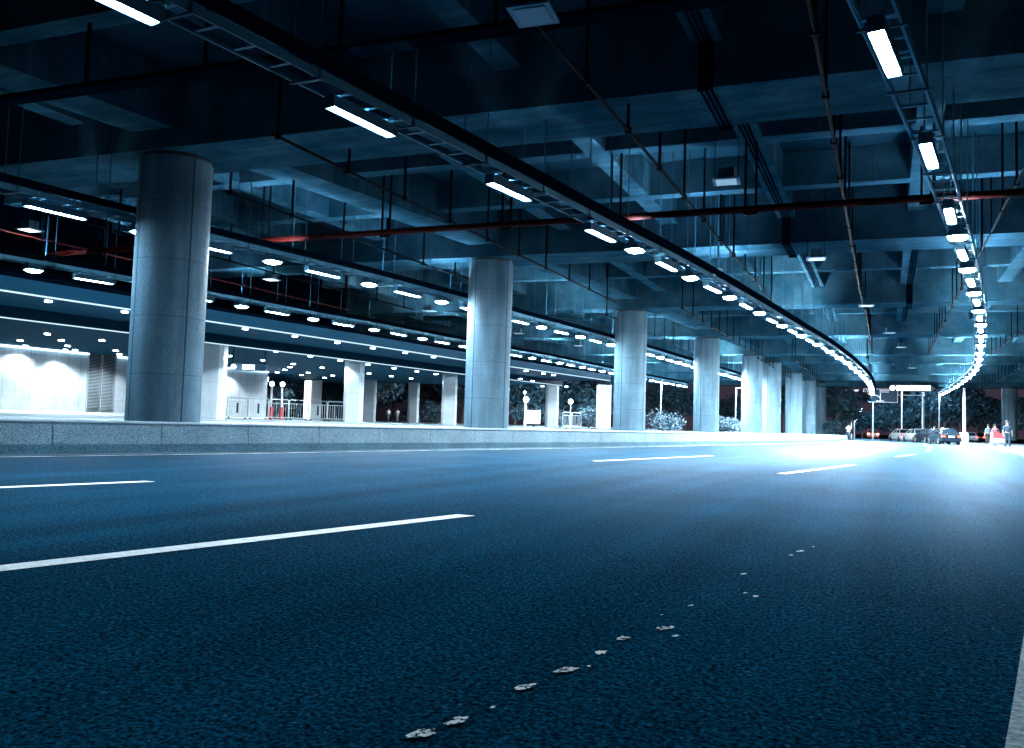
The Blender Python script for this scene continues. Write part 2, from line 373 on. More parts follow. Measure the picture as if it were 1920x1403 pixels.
# right pavement with kerb
def profile_strip(name, f, prof, ys, m, parent=None, joints=None):
    """prof = list of (dx, z) swept along x=f(y)"""
    mb = MB(); n = len(prof); vs = []
    for y in ys:
        for (dx, z) in prof: vs.append((f(y) + dx, y, z))
    fs = [(i * n + j, i * n + j + 1, (i + 1) * n + j + 1, (i + 1) * n + j) for i in range(len(ys) - 1) for j in range(n - 1)]
    mb.add(vs, fs); return mb.build(name, m, parent)
kr = profile_strip('kerb', edgeR, [(.34, -.05), (.34, .12), (.36, .15), (.56, .15)], YS, m_kerb); struct(kr)
struct(strip('pavement', lambda y: edgeR(y) + .56, lambda y: 40.0, YS[:134], .146, m_pave))

# ------------------------------------------------------------------ median platform and its concrete kerb wall
COLS = [(-15.04, 14.03), (-13.08, 26.85), (-11.78, 40.6), (-10.54, 53.9), (-9.51, 66.7), (-8.93, 73.9), (-8.36, 87.2), (-8.0, 99.8), (-7.68, 113.4)]
def bar(y): return edgeL(y) - .86
YB = [y * 1.0 for y in range(-6, 98)]
wall = thing('kerb_wall', 'long low granite kerb wall edging the raised platform left of the road', 'kerb wall')
k = 0; y = -6.0
while y < 97:
    y1 = min(y + 1.95, 97.0)
    g = .010
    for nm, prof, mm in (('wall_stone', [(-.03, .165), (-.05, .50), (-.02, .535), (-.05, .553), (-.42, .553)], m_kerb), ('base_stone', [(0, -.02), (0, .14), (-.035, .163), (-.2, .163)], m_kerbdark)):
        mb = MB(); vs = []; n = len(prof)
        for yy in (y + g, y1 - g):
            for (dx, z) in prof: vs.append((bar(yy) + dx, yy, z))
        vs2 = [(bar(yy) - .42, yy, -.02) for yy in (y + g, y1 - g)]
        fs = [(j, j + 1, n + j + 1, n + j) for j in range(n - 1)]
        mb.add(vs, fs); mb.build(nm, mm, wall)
    y = y1; k += 1
struct(strip('platform', lambda y: bar(y) - 6.2, lambda y: bar(y) - .38, YB + [97.2], .550, m_pave))
mb = MB()   # joint backing behind the stones and the end face
vs = []
for yy in YB + [97.0]: vs += [(bar(yy) - .10, yy, -.02), (bar(yy) - .10, yy, .545)]
mb.add(vs, [(2 * i, 2 * i + 1, 2 * i + 3, 2 * i + 2) for i in range(len(YB))])
mb.box(bar(97) - 6.2, bar(97) - .05, 97.0, 97.15, -.02, .54)
mb.build('wall_backing', m_kerbdark, wall)
# bus lane behind the platform, floor of the terminal
struct(strip('bus_lane', lambda y: -19.4, lambda y: bar(y) - 6.2, YB + [97.2], .36, m_asphalt))
mb = MB(); mb.box(-19.6, -19.4, -6, 50, .2, .545); mb.box(-19.4, -19.3, -6, 110, .3, .40)
tag(mb.build('far_kerb', m_kerb), 'pale kerb in front of the terminal entrance floor', 'kerb')
mb = MB(); mb.add([(-90, -6, .550), (-19.6, -6, .550), (-19.6, 130, .550), (-90, 130, .550)], [(0, 1, 2, 3)])
struct(mb.build('terminal_floor', m_pave))

# ------------------------------------------------------------------ elevated deck
deck = thing('elevated_deck', 'huge concrete road deck overhead with a grid of beams and ribs', 'road deck')
TILT = .066
def ty(x, y0): return y0 + TILT * (x + 3)
XL, XR = -36.0, 34.0
ZM, ZS, ZT = 6.6, 7.4, 8.35
mains = [(-12.4, 1.9), (.8, 1.9), (14.0, 1.9), (26.7, 1.9), (40.0, 1.5), (53.0, 1.5), (66.0, 1.2), (73.8, 1.4), (87.0, 1.6), (99.3, 1.5), (111.8, 1.5)]
for (y0, w) in mains:
    mb = MB()
    P = []
    for z in (ZM, ZT + .3): P += [(XL, ty(XL, y0), z), (XR, ty(XR, y0), z), (XR, ty(XR, y0 + w), z), (XL, ty(XL, y0 + w), z)]
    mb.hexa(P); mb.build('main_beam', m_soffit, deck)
cross = []
for i in range(len(mains) - 1):
    a, w = mains[i]; b = mains[i + 1][0]
    offs = (5.05, 9.2) if b - a > 11 else (4.2,)
    for o in offs: cross.append(a + o)
for y0 in cross:
    mb = MB(); P = []
    for z in (ZS, ZT - .01): P += [(XL, ty(XL, y0), z), (XR, ty(XR, y0), z), (XR, ty(XR, y0 + .45), z), (XL, ty(XL, y0 + .45), z)]
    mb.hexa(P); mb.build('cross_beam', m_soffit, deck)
ribx = [-32.0, -28.3, -24.6, -20.9, -17.2, -10.0, -6.47, -2.83, .83, 4.6, 8.3, 12.0, 15.7, 19.4, 23.1, 26.8]
for i in range(len(mains) - 1):
    a, w = mains[i]; b = mains[i + 1][0]
    for x in ribx:
        if i == 0 or (i < 2 and x > 12): continue
        mb = MB(); h = .26; P = []
        for z in (ZS - .003, ZT - .02): P += [(x - h, ty(x, a + w) - .03, z), (x + h, ty(x, a + w) - .03, z), (x + h, ty(x, b) + .03, z), (x - h, ty(x, b) + .03, z)]
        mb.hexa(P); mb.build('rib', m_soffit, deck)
CY_ = [c[1] for c in COLS]; CXs = [c[0] for c in COLS]
def colx(y): return float(np.interp(y, [-12, .8] + CY_, [-18.6, -17.0] + CXs))
for i in range(1, len(mains) - 1):
    a, w = mains[i]; b = mains[i + 1][0]
    ya, yb = a + w - .5, b - .3; xa, xb = colx(ya) + .3, colx(yb) + .2
    mb = MB(); P = []
    for z in (7.05, ZT - .03): P += [(xa - .58, ya, z), (xa + .58, ya, z), (xb + .58, yb, z), (xb - .58, yb, z)]
    mb.hexa(P); mb.build('edge_rib', m_soffit, deck)
mb = MB(); P = []
for z in (ZT, ZT + .25): P += [(XL, -14, z), (XR, -14, z), (XR, ty(XR, 113.3), z), (XL, ty(XL, 113.3), z)]
mb.hexa(P); mb.build('slab', m_slab, deck)

# ------------------------------------------------------------------ round columns
def make_column():
    t = thing('round_column', '', 'column')
    n = 48; mb = MB()
    vs = [(math.cos(2 * math.pi * k / n) * .8, math.sin(2 * math.pi * k / n) * .8, z) for z in (.50, 6.52) for k in range(n)]
    mb.add(vs, [(k, (k + 1) % n, n + (k + 1) % n, n + k) for k in range(n)]); mb.build('shaft', m_column, t, smooth=True)
    mb = MB(); vs = [(math.cos(2 * math.pi * k / n) * .76, math.sin(2 * math.pi * k / n) * .76, z) for z in (6.50, 6.62) for k in range(n)]
    mb.add(vs, [(k, (k + 1) % n, n + (k + 1) % n, n + k) for k in range(n)]); mb.build('bearing_ring', m_black, t, smooth=True)
    return t
c0 = make_column()
clabels = ['thick dark round column nearest the camera, left of the road', 'round stone column standing second from the camera on the platform', 'third round stone column along the platform, just right of centre',
           'fourth round column along the platform', 'fifth round column along the platform', 'sixth round column, half hidden behind the fifth', 'seventh round column of the platform row, brightly lit',
           'eighth round column of the platform row', 'last round column of the platform row beside the trees']
spots = [(x, y) for x, y in COLS]
for i, (x, y) in enumerate(spots):
    c = c0 if i == 0 else copy_tree(c0)
    c.location = (x, y, 0); c['label'] = clabels[i]; c['group'] = 'round columns along the platform'
c = copy_tree(c0); c.location = (13.2, 112.2, -.001); c['label'] = 'round column at the far right edge beside the pavement'; c['group'] = 'round columns along the right pavement'

# ------------------------------------------------------------------ light trays
def interp_path(tab):
    ys = [p[0] for p in tab]; xs = [p[1] for p in tab]
    yy = np.linspace(ys[0], ys[-1], 400); xx = np.interp(yy, ys, xs)
    k = 15; pad = np.pad(xx, (k, k), mode='reflect', reflect_type='odd'); ker = np.hanning(2 * k + 1); ker /= ker.sum()
    xx = np.convolve(pad, ker, mode='valid')
    return lambda y: float(np.interp(y, yy, xx))
SC = interp_path([(3.5, -7.68), (5.9, -7.35), (9.7, -6.85), (13.6, -6.3), (17.5, -5.8), (21.3, -5.25), (25.1, -4.8), (29.1, -4.38), (33.2, -3.96), (37.1, -3.59), (40.7, -3.22), (44.4, -2.83), (48.6, -2.52), (54.9, -2.08), (63, -1.69), (68.6, -1.46), (74.6, -1.3), (82, -1.21), (89, -1.21), (97, -1.3)])
SR = interp_path([(6.5, -.55), (9.91, -.01), (13.8, .59), (17.7, 1.10), (21.86, 1.66), (25.9, 2.16), (30.1, 2.66), (34.4, 3.15), (38.4, 3.52), (42.3, 3.9), (46.4, 4.24), (50.7, 4.57), (54.9, 4.91), (60.3, 5.21), (64.5, 5.37), (70, 5.45), (77.8, 5.51), (84, 5.48), (90, 5.34), (97, 5.2)])
S1 = interp_path([(6, -17.2), (12, -16.38), (16.3, -15.76), (18, -15.5), (19.85, -15.17), (21.9, -14.96), (23.9, -14.68), (25.9, -14.49), (32.2, -13.98), (38.1, -13.39), (42, -13.1), (47.4, -12.56), (57, -12.07), (63.6, -11.47), (72, -11.1), (84, -10.6)])
S0 = interp_path([(8, -25.3), (17, -24.02), (18.9, -23.62), (25, -23.06), (29.3, -22.78), (33.3, -22.24), (37.7, -22.02), (41.5, -21.73), (46.8, -21.15), (53, -20.57), (64.4, -20.0), (72.5, -19.5), (84, -18.57)])

def make_tube():
    t = thing('tube_lamp', '', 'lamp')
    mb = MB(); L = .66
    for sd in (-1, 1):
        mb.prism([(sd * .078, -.034), (sd * .092, -.034), (sd * .085, .10), (sd * .045, .115), (sd * .045, .10), (sd * .076, .09)], -L, L, 'y')
    for sd in (-1, 1): mb.box(-.09, .09, sd * L - .012, sd * L + .012, -.030, .112)
    mb.box(-.045, .045, -L + .02, L - .02, .06, .075)
    mb.build('housing', m_housing, t)

    mb = MB(); vs = []; prof = [(-.075, .02), (-.072, -.025), (-.04, -.055), (0, -.065), (.04, -.055), (.072, -.025), (.075, .02)]
    for yy, s in ((-L + .01, .6), (-L + .06, 1), (L - .06, 1), (L - .01, .6)):
        vs += [(x * s, yy, z * s if z < 0 else z) for x, z in prof]
    n = len(prof); fs = [(i * n + j, i * n + j + 1, (i + 1) * n + j + 1, (i + 1) * n + j) for i in range(3) for j in range(n - 1)] + [tuple(range(n)), tuple(range(3 * n, 4 * n))[::-1]]
    mb.add(vs, fs); mb.build('diffuser', m_tube, t)
    for s in (-1, 1):
        mb = MB(); mb.cbox((0, s * .5, .16), .34, .05, .02); mb.cbox((0, s * .5, .13), .03, .04, .06); mb.build('bracket', m_galv, t)
    mb = MB()
    for dx in (.02,):
        pts = [Vector((.03 + dx, L - .02 + .02 * math.sin(a) * 6 * .5 + .06 * (1 - math.cos(a)) * .5, .10 + .10 * math.cos(a))) for a in np.linspace(.3, 2.9, 7)]
        mb.path(pts, .010, 5)
    mb.build('cable', m_black, t)
    return t
def make_flood():
    t = thing('flood_lamp', '', 'lamp')
    mb = MB(); mb.prism([(-.20, -.03), (-.15, .10), (-.05, .15), (.05, .15), (.15, .10), (.20, -.03), (.185, -.03), (.14, .085), (-.14, .085), (-.185, -.03)], -.22, .22, 'y')
    for sd in (-1, 1): mb.prism([(-.20, -.03), (-.15, .10), (-.05, .15), (.05, .15), (.15, .10), (.20, -.03)], sd * .22 - .008, sd * .22 + .008, 'y')
    mb.build('housing', m_housing, t)
    mb = MB(); mb.box(-.05, .05, -.19, .19, .151, .158); mb.build('upper_slot', m_up, t)  # glowing strip added to throw light up at the beams
    mb = MB()
    for sd in (-1, 1): mb.box(sd * .062 - .005, sd * .062 + .005, -.21, .21, .14, .195); mb.box(-.06, .06, sd * .205 - .005, sd * .205 + .005, .14, .193)
    mb.build('uplight_rim', m_housing, t)  # rim added to hide the glowing strip and narrow its light
    mb = MB(); n = 12
    vs = [(math.copysign(abs(math.cos(a)) ** .6, math.cos(a)) * .18 * s, math.copysign(abs(math.sin(a)) ** .6, math.sin(a)) * .21 * s, z) for s, z in ((.96, -.01), (.9, -.055), (.5, -.08)) for a in [2 * math.pi * k / n for k in range(n)]]
    fs = [(i * n + k, i * n + (k + 1) % n, (i + 1) * n + (k + 1) % n, (i + 1) * n + k) for i in range(2) for k in range(n)] + [tuple(range(2 * n, 3 * n))]
    mb.add(vs, fs); mb.build('diffuser', m_flood, t)
    for s in (-1, 1):
        mb = MB(); mb.tube((s * .10, 0, .13), (s * .10, 0, .2), .012); mb.build('bracket', m_galv, t)
    return t
tube0, flood0 = make_tube(), make_flood(); usedT = usedF = False

_hb = {}
def hb_mesh(me, m):
    if m.name not in _hb:
        c = me.copy(); c.materials[0] = m; _hb[m.name] = c
    return _hb[m.name]
_dm = []
def deep_mesh(me):
    if not _dm:
        c = me.copy()
        for v in c.vertices:
            if v.co.z < -.02: v.co.z = -.058
        _dm.append(c)
    return _dm[0]
def tray(name_lbl, f, y0, y1, longs, floods, grp, where, halfw=.20, hang=3.9, trunk=1):
    t = thing('lighting_tray', name_lbl, 'cable tray')
    global usedT, usedF
    ys = np.arange(y0, y1 + .01, 1.0)
    zt = 5.22
    for s in (-1, 1):
        mb = MB(); vs = []
        for y in ys:
            x = f(y) + s * halfw
            vs += [(x - .012, y, zt - .03), (x + .012, y, zt - .03), (x + .012, y, zt + .09), (x - .012, y, zt + .09)]
        fs = [(i * 4 + j, i * 4 + (j + 1) % 4, (i + 1) * 4 + (j + 1) % 4, (i + 1) * 4 + j) for i in range(len(ys) - 1) for j in range(4)]
        mb.add(vs, fs); mb.build('side_rail', m_galv, t)
    mb = MB(); vs = []; fs2 = []; q = 0      # the ladder is one pressed sheet: rungs joined by two thin webs
    for y in np.arange(y0 + .3, y1, .55): mb.cbox((f(y), y, zt), 2 * halfw - .03, .05, .02)
    for s in (-1, 1):
        vs = []
        for y in ys:
            x = f(y) + s * (halfw - .022); vs += [(x - .006, y, zt - .011), (x + .006, y, zt - .011), (x + .006, y, zt + .011), (x - .006, y, zt + .011)]
        mb.add(vs, [(i * 4 + j, i * 4 + (j + 1) % 4, (i + 1) * 4 + (j + 1) % 4, (i + 1) * 4 + j) for i in range(len(ys) - 1) for j in range(4)])
    mb.build('ladder', m_galv, t)
    if trunk:
        mb = MB(); vs = []
        for y in ys:
            x = f(y) + trunk * (halfw + .10)
            vs += [(x - .07, y, zt + .10), (x + .07, y, zt + .10), (x + .07, y, zt + .24), (x - .07, y, zt + .24)]
        fs = [(i * 4 + j, i * 4 + (j + 1) % 4, (i + 1) * 4 + (j + 1) % 4, (i + 1) * 4 + j) for i in range(len(ys) - 1) for j in range(4)]
        mb.add(vs, fs); mb.build('cable_trunk', m_dark, t)
        mb = MB()   # a tray lid carrying cables, seen from below between the rungs
        vs = []
        for y in ys: vs += [(f(y) + halfw * .3, y, zt + .03), (f(y) + halfw * .85, y, zt + .03), (f(y) + halfw * .85, y, zt + .07), (f(y) + halfw * .3, y, zt + .07)]
        mb.add(vs, fs); mb.build('cables', m_dark, t)
    y = y0 + .7; bl = [(a, a + w) for a, w in mains]
    while y < y1:
        x = f(y); top = ZT
        if any(ty(x, a) <= y <= ty(x, b) for a, b in bl): top = ZM
        elif any(ty(x, c) <= y <= ty(x, c + .45) for c in cross): top = ZS
        mb = MB()
        for s in (-1, 1): mb.tube((x + s * (halfw + .02), y, zt - .05), (x + s * (halfw + .02), y, top), .013, 5)
        mb.cbox((x, y, zt - .04), 2 * halfw + .12, .04, .025)
        mb.build('hanger', m_housing, t)
        y += 1.95
    for kind, lst in (('tube', longs), ('flood', floods)):
        for i, yy in enumerate(lst):
            if kind == 'tube': o = tube0 if not usedT else copy_tree(tube0); usedT = True
            else: o = flood0 if not usedF else copy_tree(flood0); usedF = True
            d = .4; ang = -math.atan2(f(yy + d) - f(yy - d), 2 * d)
            o.location = (f(yy) + rnd.uniform(-.012, .012), yy + rnd.uniform(-.04, .04), 5.03 + rnd.uniform(-.008, .008)); o.rotation_euler = (0, 0, ang + rnd.uniform(-.02, .02))
            if kind == 'tube' and yy < 23:       # near skirts deepened to keep light off the ceiling and first column
                for ch in o.children:
                    if ch.name.startswith('housing'): ch.data = deep_mesh(ch.data)
            if kind == 'tube':
                o['label'] = '%s long glowing tube lamp from the near end under %s' % (ordn(i), where)
                o['group'] = 'tube lamps under the light trays'
            else:
                kf = int(f(60))
                for ch in o.children:
                    if ch.name.startswith('diffuser') and yy > {-1: 38, -11: 56}.get(kf, 999): ch.data = hb_mesh(ch.data, m_boosted_flood)
                    if ch.name.startswith('upper_slot'):
                        if kf < -9 and yy < 17: ch.data = hb_mesh(ch.data, m_housing)
                        elif yy > 56: ch.data = hb_mesh(ch.data, m_up3)
                        elif yy > 32: ch.data = hb_mesh(ch.data, m_up2)
                o['label'] = '%s short bright flood lamp from the near end under %s' % (ordn(i), where)
                o['group'] = 'flood lamps under the light trays'
    return t
def seq(a, b, s): return [a + s * i for i in range(int((b - a) / s) + 1)]
tray('grey ladder tray of lamps over the left lane, running through the middle of the view', SC, 4.0, 97, [5.75] + seq(9.70, 97, 3.88), seq(19.3, 97, 3.88), 'c', 'the middle tray')
tray('grey ladder tray of lamps curving down the right side of the view', SR, 7.0, 97, seq(9.91, 97, 3.95), seq(19.87, 97, 3.98), 'r', 'the right tray', trunk=0)
tray('lamp tray passing just behind the row of round columns', S1, 6.5, 84, seq(12.05, 84, 3.93), seq(14.05, 84, 3.93), 'l', 'the tray behind the columns')
tray('farthest left lamp tray above the terminal canopy', S0, 9.0, 84, seq(18.9, 84, 4.06), seq(17.0, 84, 4.06), 'k', 'the far left tray')

# ------------------------------------------------------------------ pipes, conduits and hangers
def ceiling_top(x, y):
    if any(ty(x, a) <= y <= ty(x, a + w) for a, w in mains): return ZM
    if any(ty(x, c) <= y <= ty(x, c + .45) for c in cross): return ZS
    return ZT
def long_pipe(label, x, y0, y1, z=6.1, r=.032, m=None, step=2.3, lab='pipe'):
    t = thing('sprinkler_pipe', label, 'pipe')
    mb = MB(); mb.tube((x, y0, z), (x, y1, z), r, 8); mb.build('pipe', m or m_pipe, t)
    y = y0 + .15
    while y <= y1:
        mb = MB(); mb.cbox((x, y, (z + ceiling_top(x, y)) / 2 + .02), .05, .04, ceiling_top(x, y) - z); mb.cbox((x, y, z), r * 2 + .05, .06, r * 2 + .04)
        mb.build('hanger', m_pipe, t); y += step
    return t
PL = [('black pipe running along the ceiling past the second column', -10.65, 12.2, 34.3), ('black pipe on hangers right of the middle lamp tray', -4.27, 9.5, 35.5),
      ('thin pipe along the ceiling midway between the two lamp trays', -.88, 9.0, 36.0), ('thin pipe continuing farther along the ceiling towards the far opening', -.80, 38.0, 61.0),
      ('thin pipe crossing behind the right lamp tray', 2.50, 17.5, 40.6), ('far pipe descending left of the right lamp tray', 2.52, 43.0, 61.0),
      ('pipe near the right edge beyond the right lamp tray', 6.1, 24.0, 46.0), ('distant pipe low at the right edge', 6.2, 47.0, 62.0),
      ('black pipe left of the column line near the first column', -14.45, 15.0, 27.8), ('dark pipe over the bus lane left of the columns', -20.9, 15.0, 34.5),
      ('reddish pipe above the terminal canopy', -24.3, 15.0, 34.0), ('black pipe reaching from the third column to the fifth', -8.3, 36.5, 61.0),
      ('dark pipe behind the third column', -12.3, 38.0, 61.0), ('far pipe between the columns and middle tray', -6.2, 63.0, 96.0), ('far pipe close to the last columns', -8.6, 63.0, 110.0),
      ('far pipe over the right pavement', 9.3, 63.0, 100.0), ('distant pipe beside the end of the middle tray', -1.2, 63.0, 108.0)]
for i, (lb, x, a, b) in enumerate(PL): long_pipe(lb, x, a, b, m=m_red if 'reddish' in lb else None)
t = thing('fire_main', 'dark red fire main crossing under the ceiling in front of the second column', 'pipe')
mb = MB(); P = [(-27, 18.15, 5.82), (-18, 18.6, 5.82), (-10, 18.95, 5.82), (-4.3, 19.25, 5.82), (3, 19.65, 5.82)]
mb.path(P, .085, 12); mb.build('pipe', m_red, t)
for i in range(len(P) - 1):
    a, b = Vector(P[i]), Vector(P[i + 1])
    for q in (.2, .7):
        c = a.lerp(b, q); mb = MB(); tp = ceiling_top(c.x, c.y)
        for s in (-.12, .12): mb.cbox((c.x + s, c.y, (c.z + tp) / 2), .05, .04, tp - c.z + .1)
        mb.cbox((c.x, c.y, c.z - .11), .32, .07, .05); mb.build('hanger', m_pipe, t)
t = thing('ceiling_tray', 'faint wide tray crossing the black ceiling near the top of the view', 'cable tray')
mb = MB(); mb.hexa([(-16, 9.2, 6.2), (3, 10.6, 6.2), (3, 10.9, 6.2), (-16, 9.5, 6.2), (-16, 9.2, 6.28), (3, 10.6, 6.28), (3, 10.9, 6.28), (-16, 9.5, 6.28)])
mb.build('tray_body', m_dark, t)
for x in np.arange(-15, 3, 2.5):
    y = 9.35 + (x + 16) * 1.4 / 19; mb = MB(); mb.cbox((x, y, (6.28 + ceiling_top(x, y)) / 2), .05, .05, ceiling_top(x, y) - 6.28); mb.build('hanger', m_pipe, t)
# conduits on the ribs
for (x, a, b) in ((-2.83, 12.5, 26.6), (-2.83, 26.8, 40), (.95, 28.5, 53), (.95, 55, 66), (-2.83, 41.6, 53)):
    t = thing('conduit_bundle', 'three thin conduits clipped under the rib at %d metres on the %s side' % (round(a), 'left' if x < 0 else 'right'), 'conduit')
    t['label'] = {12.5: 'bundle of thin conduits along the nearest rib over the middle lane', 26.8: 'bundle of conduits on the rib before the third beam', 28.5: 'conduit bundle on the rib left of the right lamp tray', 55: 'distant conduit bundle near the far opening', 41.6: 'short conduit bundle farther along the middle rib'}[a]
    mb = MB()
    for dx in (-.09, 0, .09): mb.tube((x + dx, a, ZS - .05), (x + dx, b, ZS - .05), .022, 6)
    mb.build('conduits', m_dark, t)
    for (ma, mw) in mains:
        if a - 1 < ma < b:
            mb = MB()
            for dx in (-.09, 0, .09): mb.tube((x + dx, ty(x, ma) - .05, ZM - .04), (x + dx, ty(x, ma + mw) + .05, ZM - .04), .022, 6)
            for yy in (ty(x, ma) - .06, ty(x, ma + mw) + .06): mb.cbox((x, yy, (ZM + ZS) / 2 - .02), .26, .05, ZS - ZM + .1)
            mb.build('conduit_drop', m_dark, t)

# square hanging flood fixtures, unlit or faint
m_lens = mat('square_lens', (.5, .6, .65), .2, emit=(.55, .8, 1.0), estr=.30)
m_lensd = mat('square_lens_unlit', (.12, .22, .30), .25)
m_lensb = mat('square_lens_lit', (.5, .6, .65), .2, emit=(.7, .9, 1.0), estr=2.5)
def square_lamp(px, py, z, label, lens, rz=.1):
    c = atz(px, py, z); t = thing('square_lamp', label, 'lamp', c, rz, 'square lamps hanging from the deck')
    mb = MB(); mb.cbox((0, 0, .14), .34, .34, .24); mb.build('housing', m_housing, t)
    mb = MB(); mb.cbox((0, 0, 0), .56, .56, .035); mb.build('frame', m_galv, t)
    mb = MB(); mb.cbox((0, 0, -.022), .42, .42, .012); mb.build('lens', lens, t)
    top = ceiling_top(c.x, c.y) - z
    for s in (-1, 1):
        mb = MB(); mb.tube((s * .24, 0, .02), (s * .24, 0, top), .009, 5); mb.build('hanger_rod', m_pipe, t)
for a in [(1362, 340, 6.0, 'square lamp hanging on two rods right of the upper ceiling centre', m_lens), (1530, 485, 6.0, 'square lamp under the second beam left of the thin pipe', m_lens),
          (1625, 573, 6.0, 'square lamp in front of the third beam over the lane', m_lens), (1668, 624, 6.0, 'square lamp beyond the third beam', m_lens), (1690, 651, 6.0, 'small distant square lamp hanging left of the conduits', m_lens),
          (1710, 690, 6.0, 'smallest distant square lamp near the far opening', m_lens), (1000, 27, 6.0, 'dark unlit square lamp at the top centre of the view', m_lensd), (55, 431, 6.0, 'lit square lamp at the far left edge', m_lensb),
          (508, 524, 6.0, 'square lamp above the far left tray right of the first column', m_lensb), (805, 583, 6.0, 'square lamp left of the second column', m_lens), (972, 625, 6.0, 'square lamp just right of the second column', m_lens), (1084, 648, 6.0, 'square lamp left of the third column', m_lens)]:
    square_lamp(*a)
# dome camera
c = atz(1346, 517, 5.55); t = thing('dome_camera', 'grey dome security camera hanging under the second beam', 'security camera', c)
mb = MB(); mb.tube((0, 0, .2), (0, 0, ceiling_top(c.x, c.y) - c.z), .035, 10); mb.cbox((0, 0, ceiling_top(c.x, c.y) - c.z - .02), .3, .2, .04); mb.build('pole', m_galv, t)
mb = MB(); mb.tube((0, 0, -.02), (0, 0, .2), .16, 16, r2=.13); mb.build('camera_body', m_white, t, True)
mb = MB(); mb.sphere((0, 0, -.03), .13, 14, 8, 1.1); mb.build('dome', m_glass, t, True)

# ------------------------------------------------------------------ terminal building on the left
bld = thing('terminal_building', 'terminal entrance with a panelled canopy ceiling, downlights and tiled wall', 'building')
F1t = [(-6, -20.2), (13, -19.62), (19.5, -18.98), (26.4, -18.3), (34, -17.8), (38, -17.3), (50, -15.8)]
F1 = interp_path(F1t)
F2 = interp_path([(-6, -23.6), (15, -22.4), (19, -22.05), (23, -21.7), (29, -21.1), (37, -20.6), (50, -19.0)])
yy = np.arange(-6, 50.1, 1.0)
def sweep(prof, f, name, m, closed=False):
    mb = MB(); vs = []; n = len(prof)
    for y in yy: vs += [(f(y) + dx, y, z) for dx, z in prof]
    J = n if closed else n - 1
    mb.add(vs, [(i * n + j, i * n + (j + 1) % n, (i + 1) * n + (j + 1) % n, (i + 1) * n + j) for i in range(len(yy) - 1) for j in range(J)])
    return mb.build(name, m, bld)
sweep([(0, 3.60), (.02, 3.64), (.10, 3.95)], F1, 'canopy_fascia', m_fascia)
sweep([(.10, 3.95), (-.1, 4.1), (-4.0, 4.25), (-14, 4.3)], F1, 'canopy_roof', m_nearblack)
sweep([(.0, 3.572), (.022, 3.595), (.02, 3.615), (-.02, 3.60)], F1, 'led_strip', m_led, True)
mb = MB(); vs = []
for y in yy: vs += [(F1(y) - .03, y, 3.60), (F2(y) + .02, y, 3.60)]
mb.add(vs, [(2 * i, 2 * i + 1, 2 * i + 3, 2 * i + 2) for i in range(len(yy) - 1)]); mb.build('outer_soffit', m_ceil, bld)
sweep([(0, 3.60), (0, 3.27), (-.25, 3.27)], F2, 'canopy_beam', m_fascia)
sweep([(.015, 3.235), (.03, 3.25), (.015, 3.27), (-.02, 3.25)], F2, 'led_strip', m_led, True)
mb = MB(); vs = []
for y in yy: vs += [(F2(y) - .2, y, 3.30), (-40.0, y, 3.30)]
mb.add(vs, [(2 * i, 2 * i + 1, 2 * i + 3, 2 * i + 2) for i in range(len(yy) - 1)])
mb.add([(-40, -6, 3.305), (-40, 50, 3.305), (-62, 52, 3.305), (-62, -6, 3.305)], [(0, 1, 2, 3)]); mb.build('inner_ceiling', m_ceil, bld)
mb = MB(); mb.box(-26.6, -26.3, -6, 36.5, 4.3, 8.34); mb.build('added_dark_sheet', m_nearblack, bld)  # black sheet added to keep the gap above the canopy dark
# tiled wall with louvred service door
mb = MB(); mb.box(-32.7, -32.35, -2, 25.8, .55, 3.3); mb.box(-32.7, -32.35, 27.3, 37.6, .55, 3.3); mb.box(-40, -32.7, 37.3, 37.6, .55, 3.3)
mb.build('tiled_wall', m_wall, bld)
mb = MB(); mb.box(-32.34, -32.28, -2, 25.8, 3.22, 3.28); mb.box(-32.34, -32.28, 27.3, 37.6, 3.22, 3.28); mb.build('cove_light', m_cove, bld)
mb = MB(); mb.box(-32.35, -32.2, -2, 37.6, .55, .68); mb.build('wall_plinth', m_white, bld)
mb = MB()
for z in np.arange(.72, 3.26, .065): mb.hexa([(-32.42, 25.85, z + .03), (-32.34, 25.85, z), (-32.34, 27.25, z), (-32.42, 27.25, z + .03), (-32.42, 25.85, z + .038), (-32.34, 25.85, z + .008), (-32.34, 27.25, z + .008), (-32.42, 27.25, z + .038)])
mb.build('louvres', m_louvre, bld)
mb = MB(); mb.box(-32.55, -32.5, 25.8, 27.3, .55, 3.3); mb.build('louvre_backing', m_dark, bld)
mb = MB(); mb.box(-32.45, -32.31, 26.53, 26.57, .69, 3.28); mb.box(-32.45, -32.31, 25.8, 25.85, .69, 3.28); mb.box(-32.45, -32.31, 27.25, 27.3, .69, 3.28); mb.build('louvre_frame', m_louvre, bld)
def sqcol(px, py, z, w, base=.55, D=None):
    c = atz(px, py, z) if D is None else dist(px, py, D)
    mb = MB(); ch = .12; h = w / 2
    poly = [(-h + ch, -h), (h - ch, -h), (h, -h + ch), (h, h - ch), (h - ch, h), (-h + ch, h), (-h, h - ch), (-h, -h + ch)]
    mb.prism([(a, b) for a, b in poly], base, z - .004, 'z')
    o = mb.build('square_column', m_colsq, bld); o.location = (c.x - .25, c.y + .25, 0); o.rotation_euler = (0, 0, .5)
for a in [(404, 628, 3.6, .82), (669, 665, 3.6, .82), (848, 691, 3.6, .82), (1040, 713, 3.6, .8), (1137, 722, 3.6, .9)]: sqcol(*a)
sqcol(697, 712, 3.3, .8); sqcol(779, 717.5, 3.3, .75)
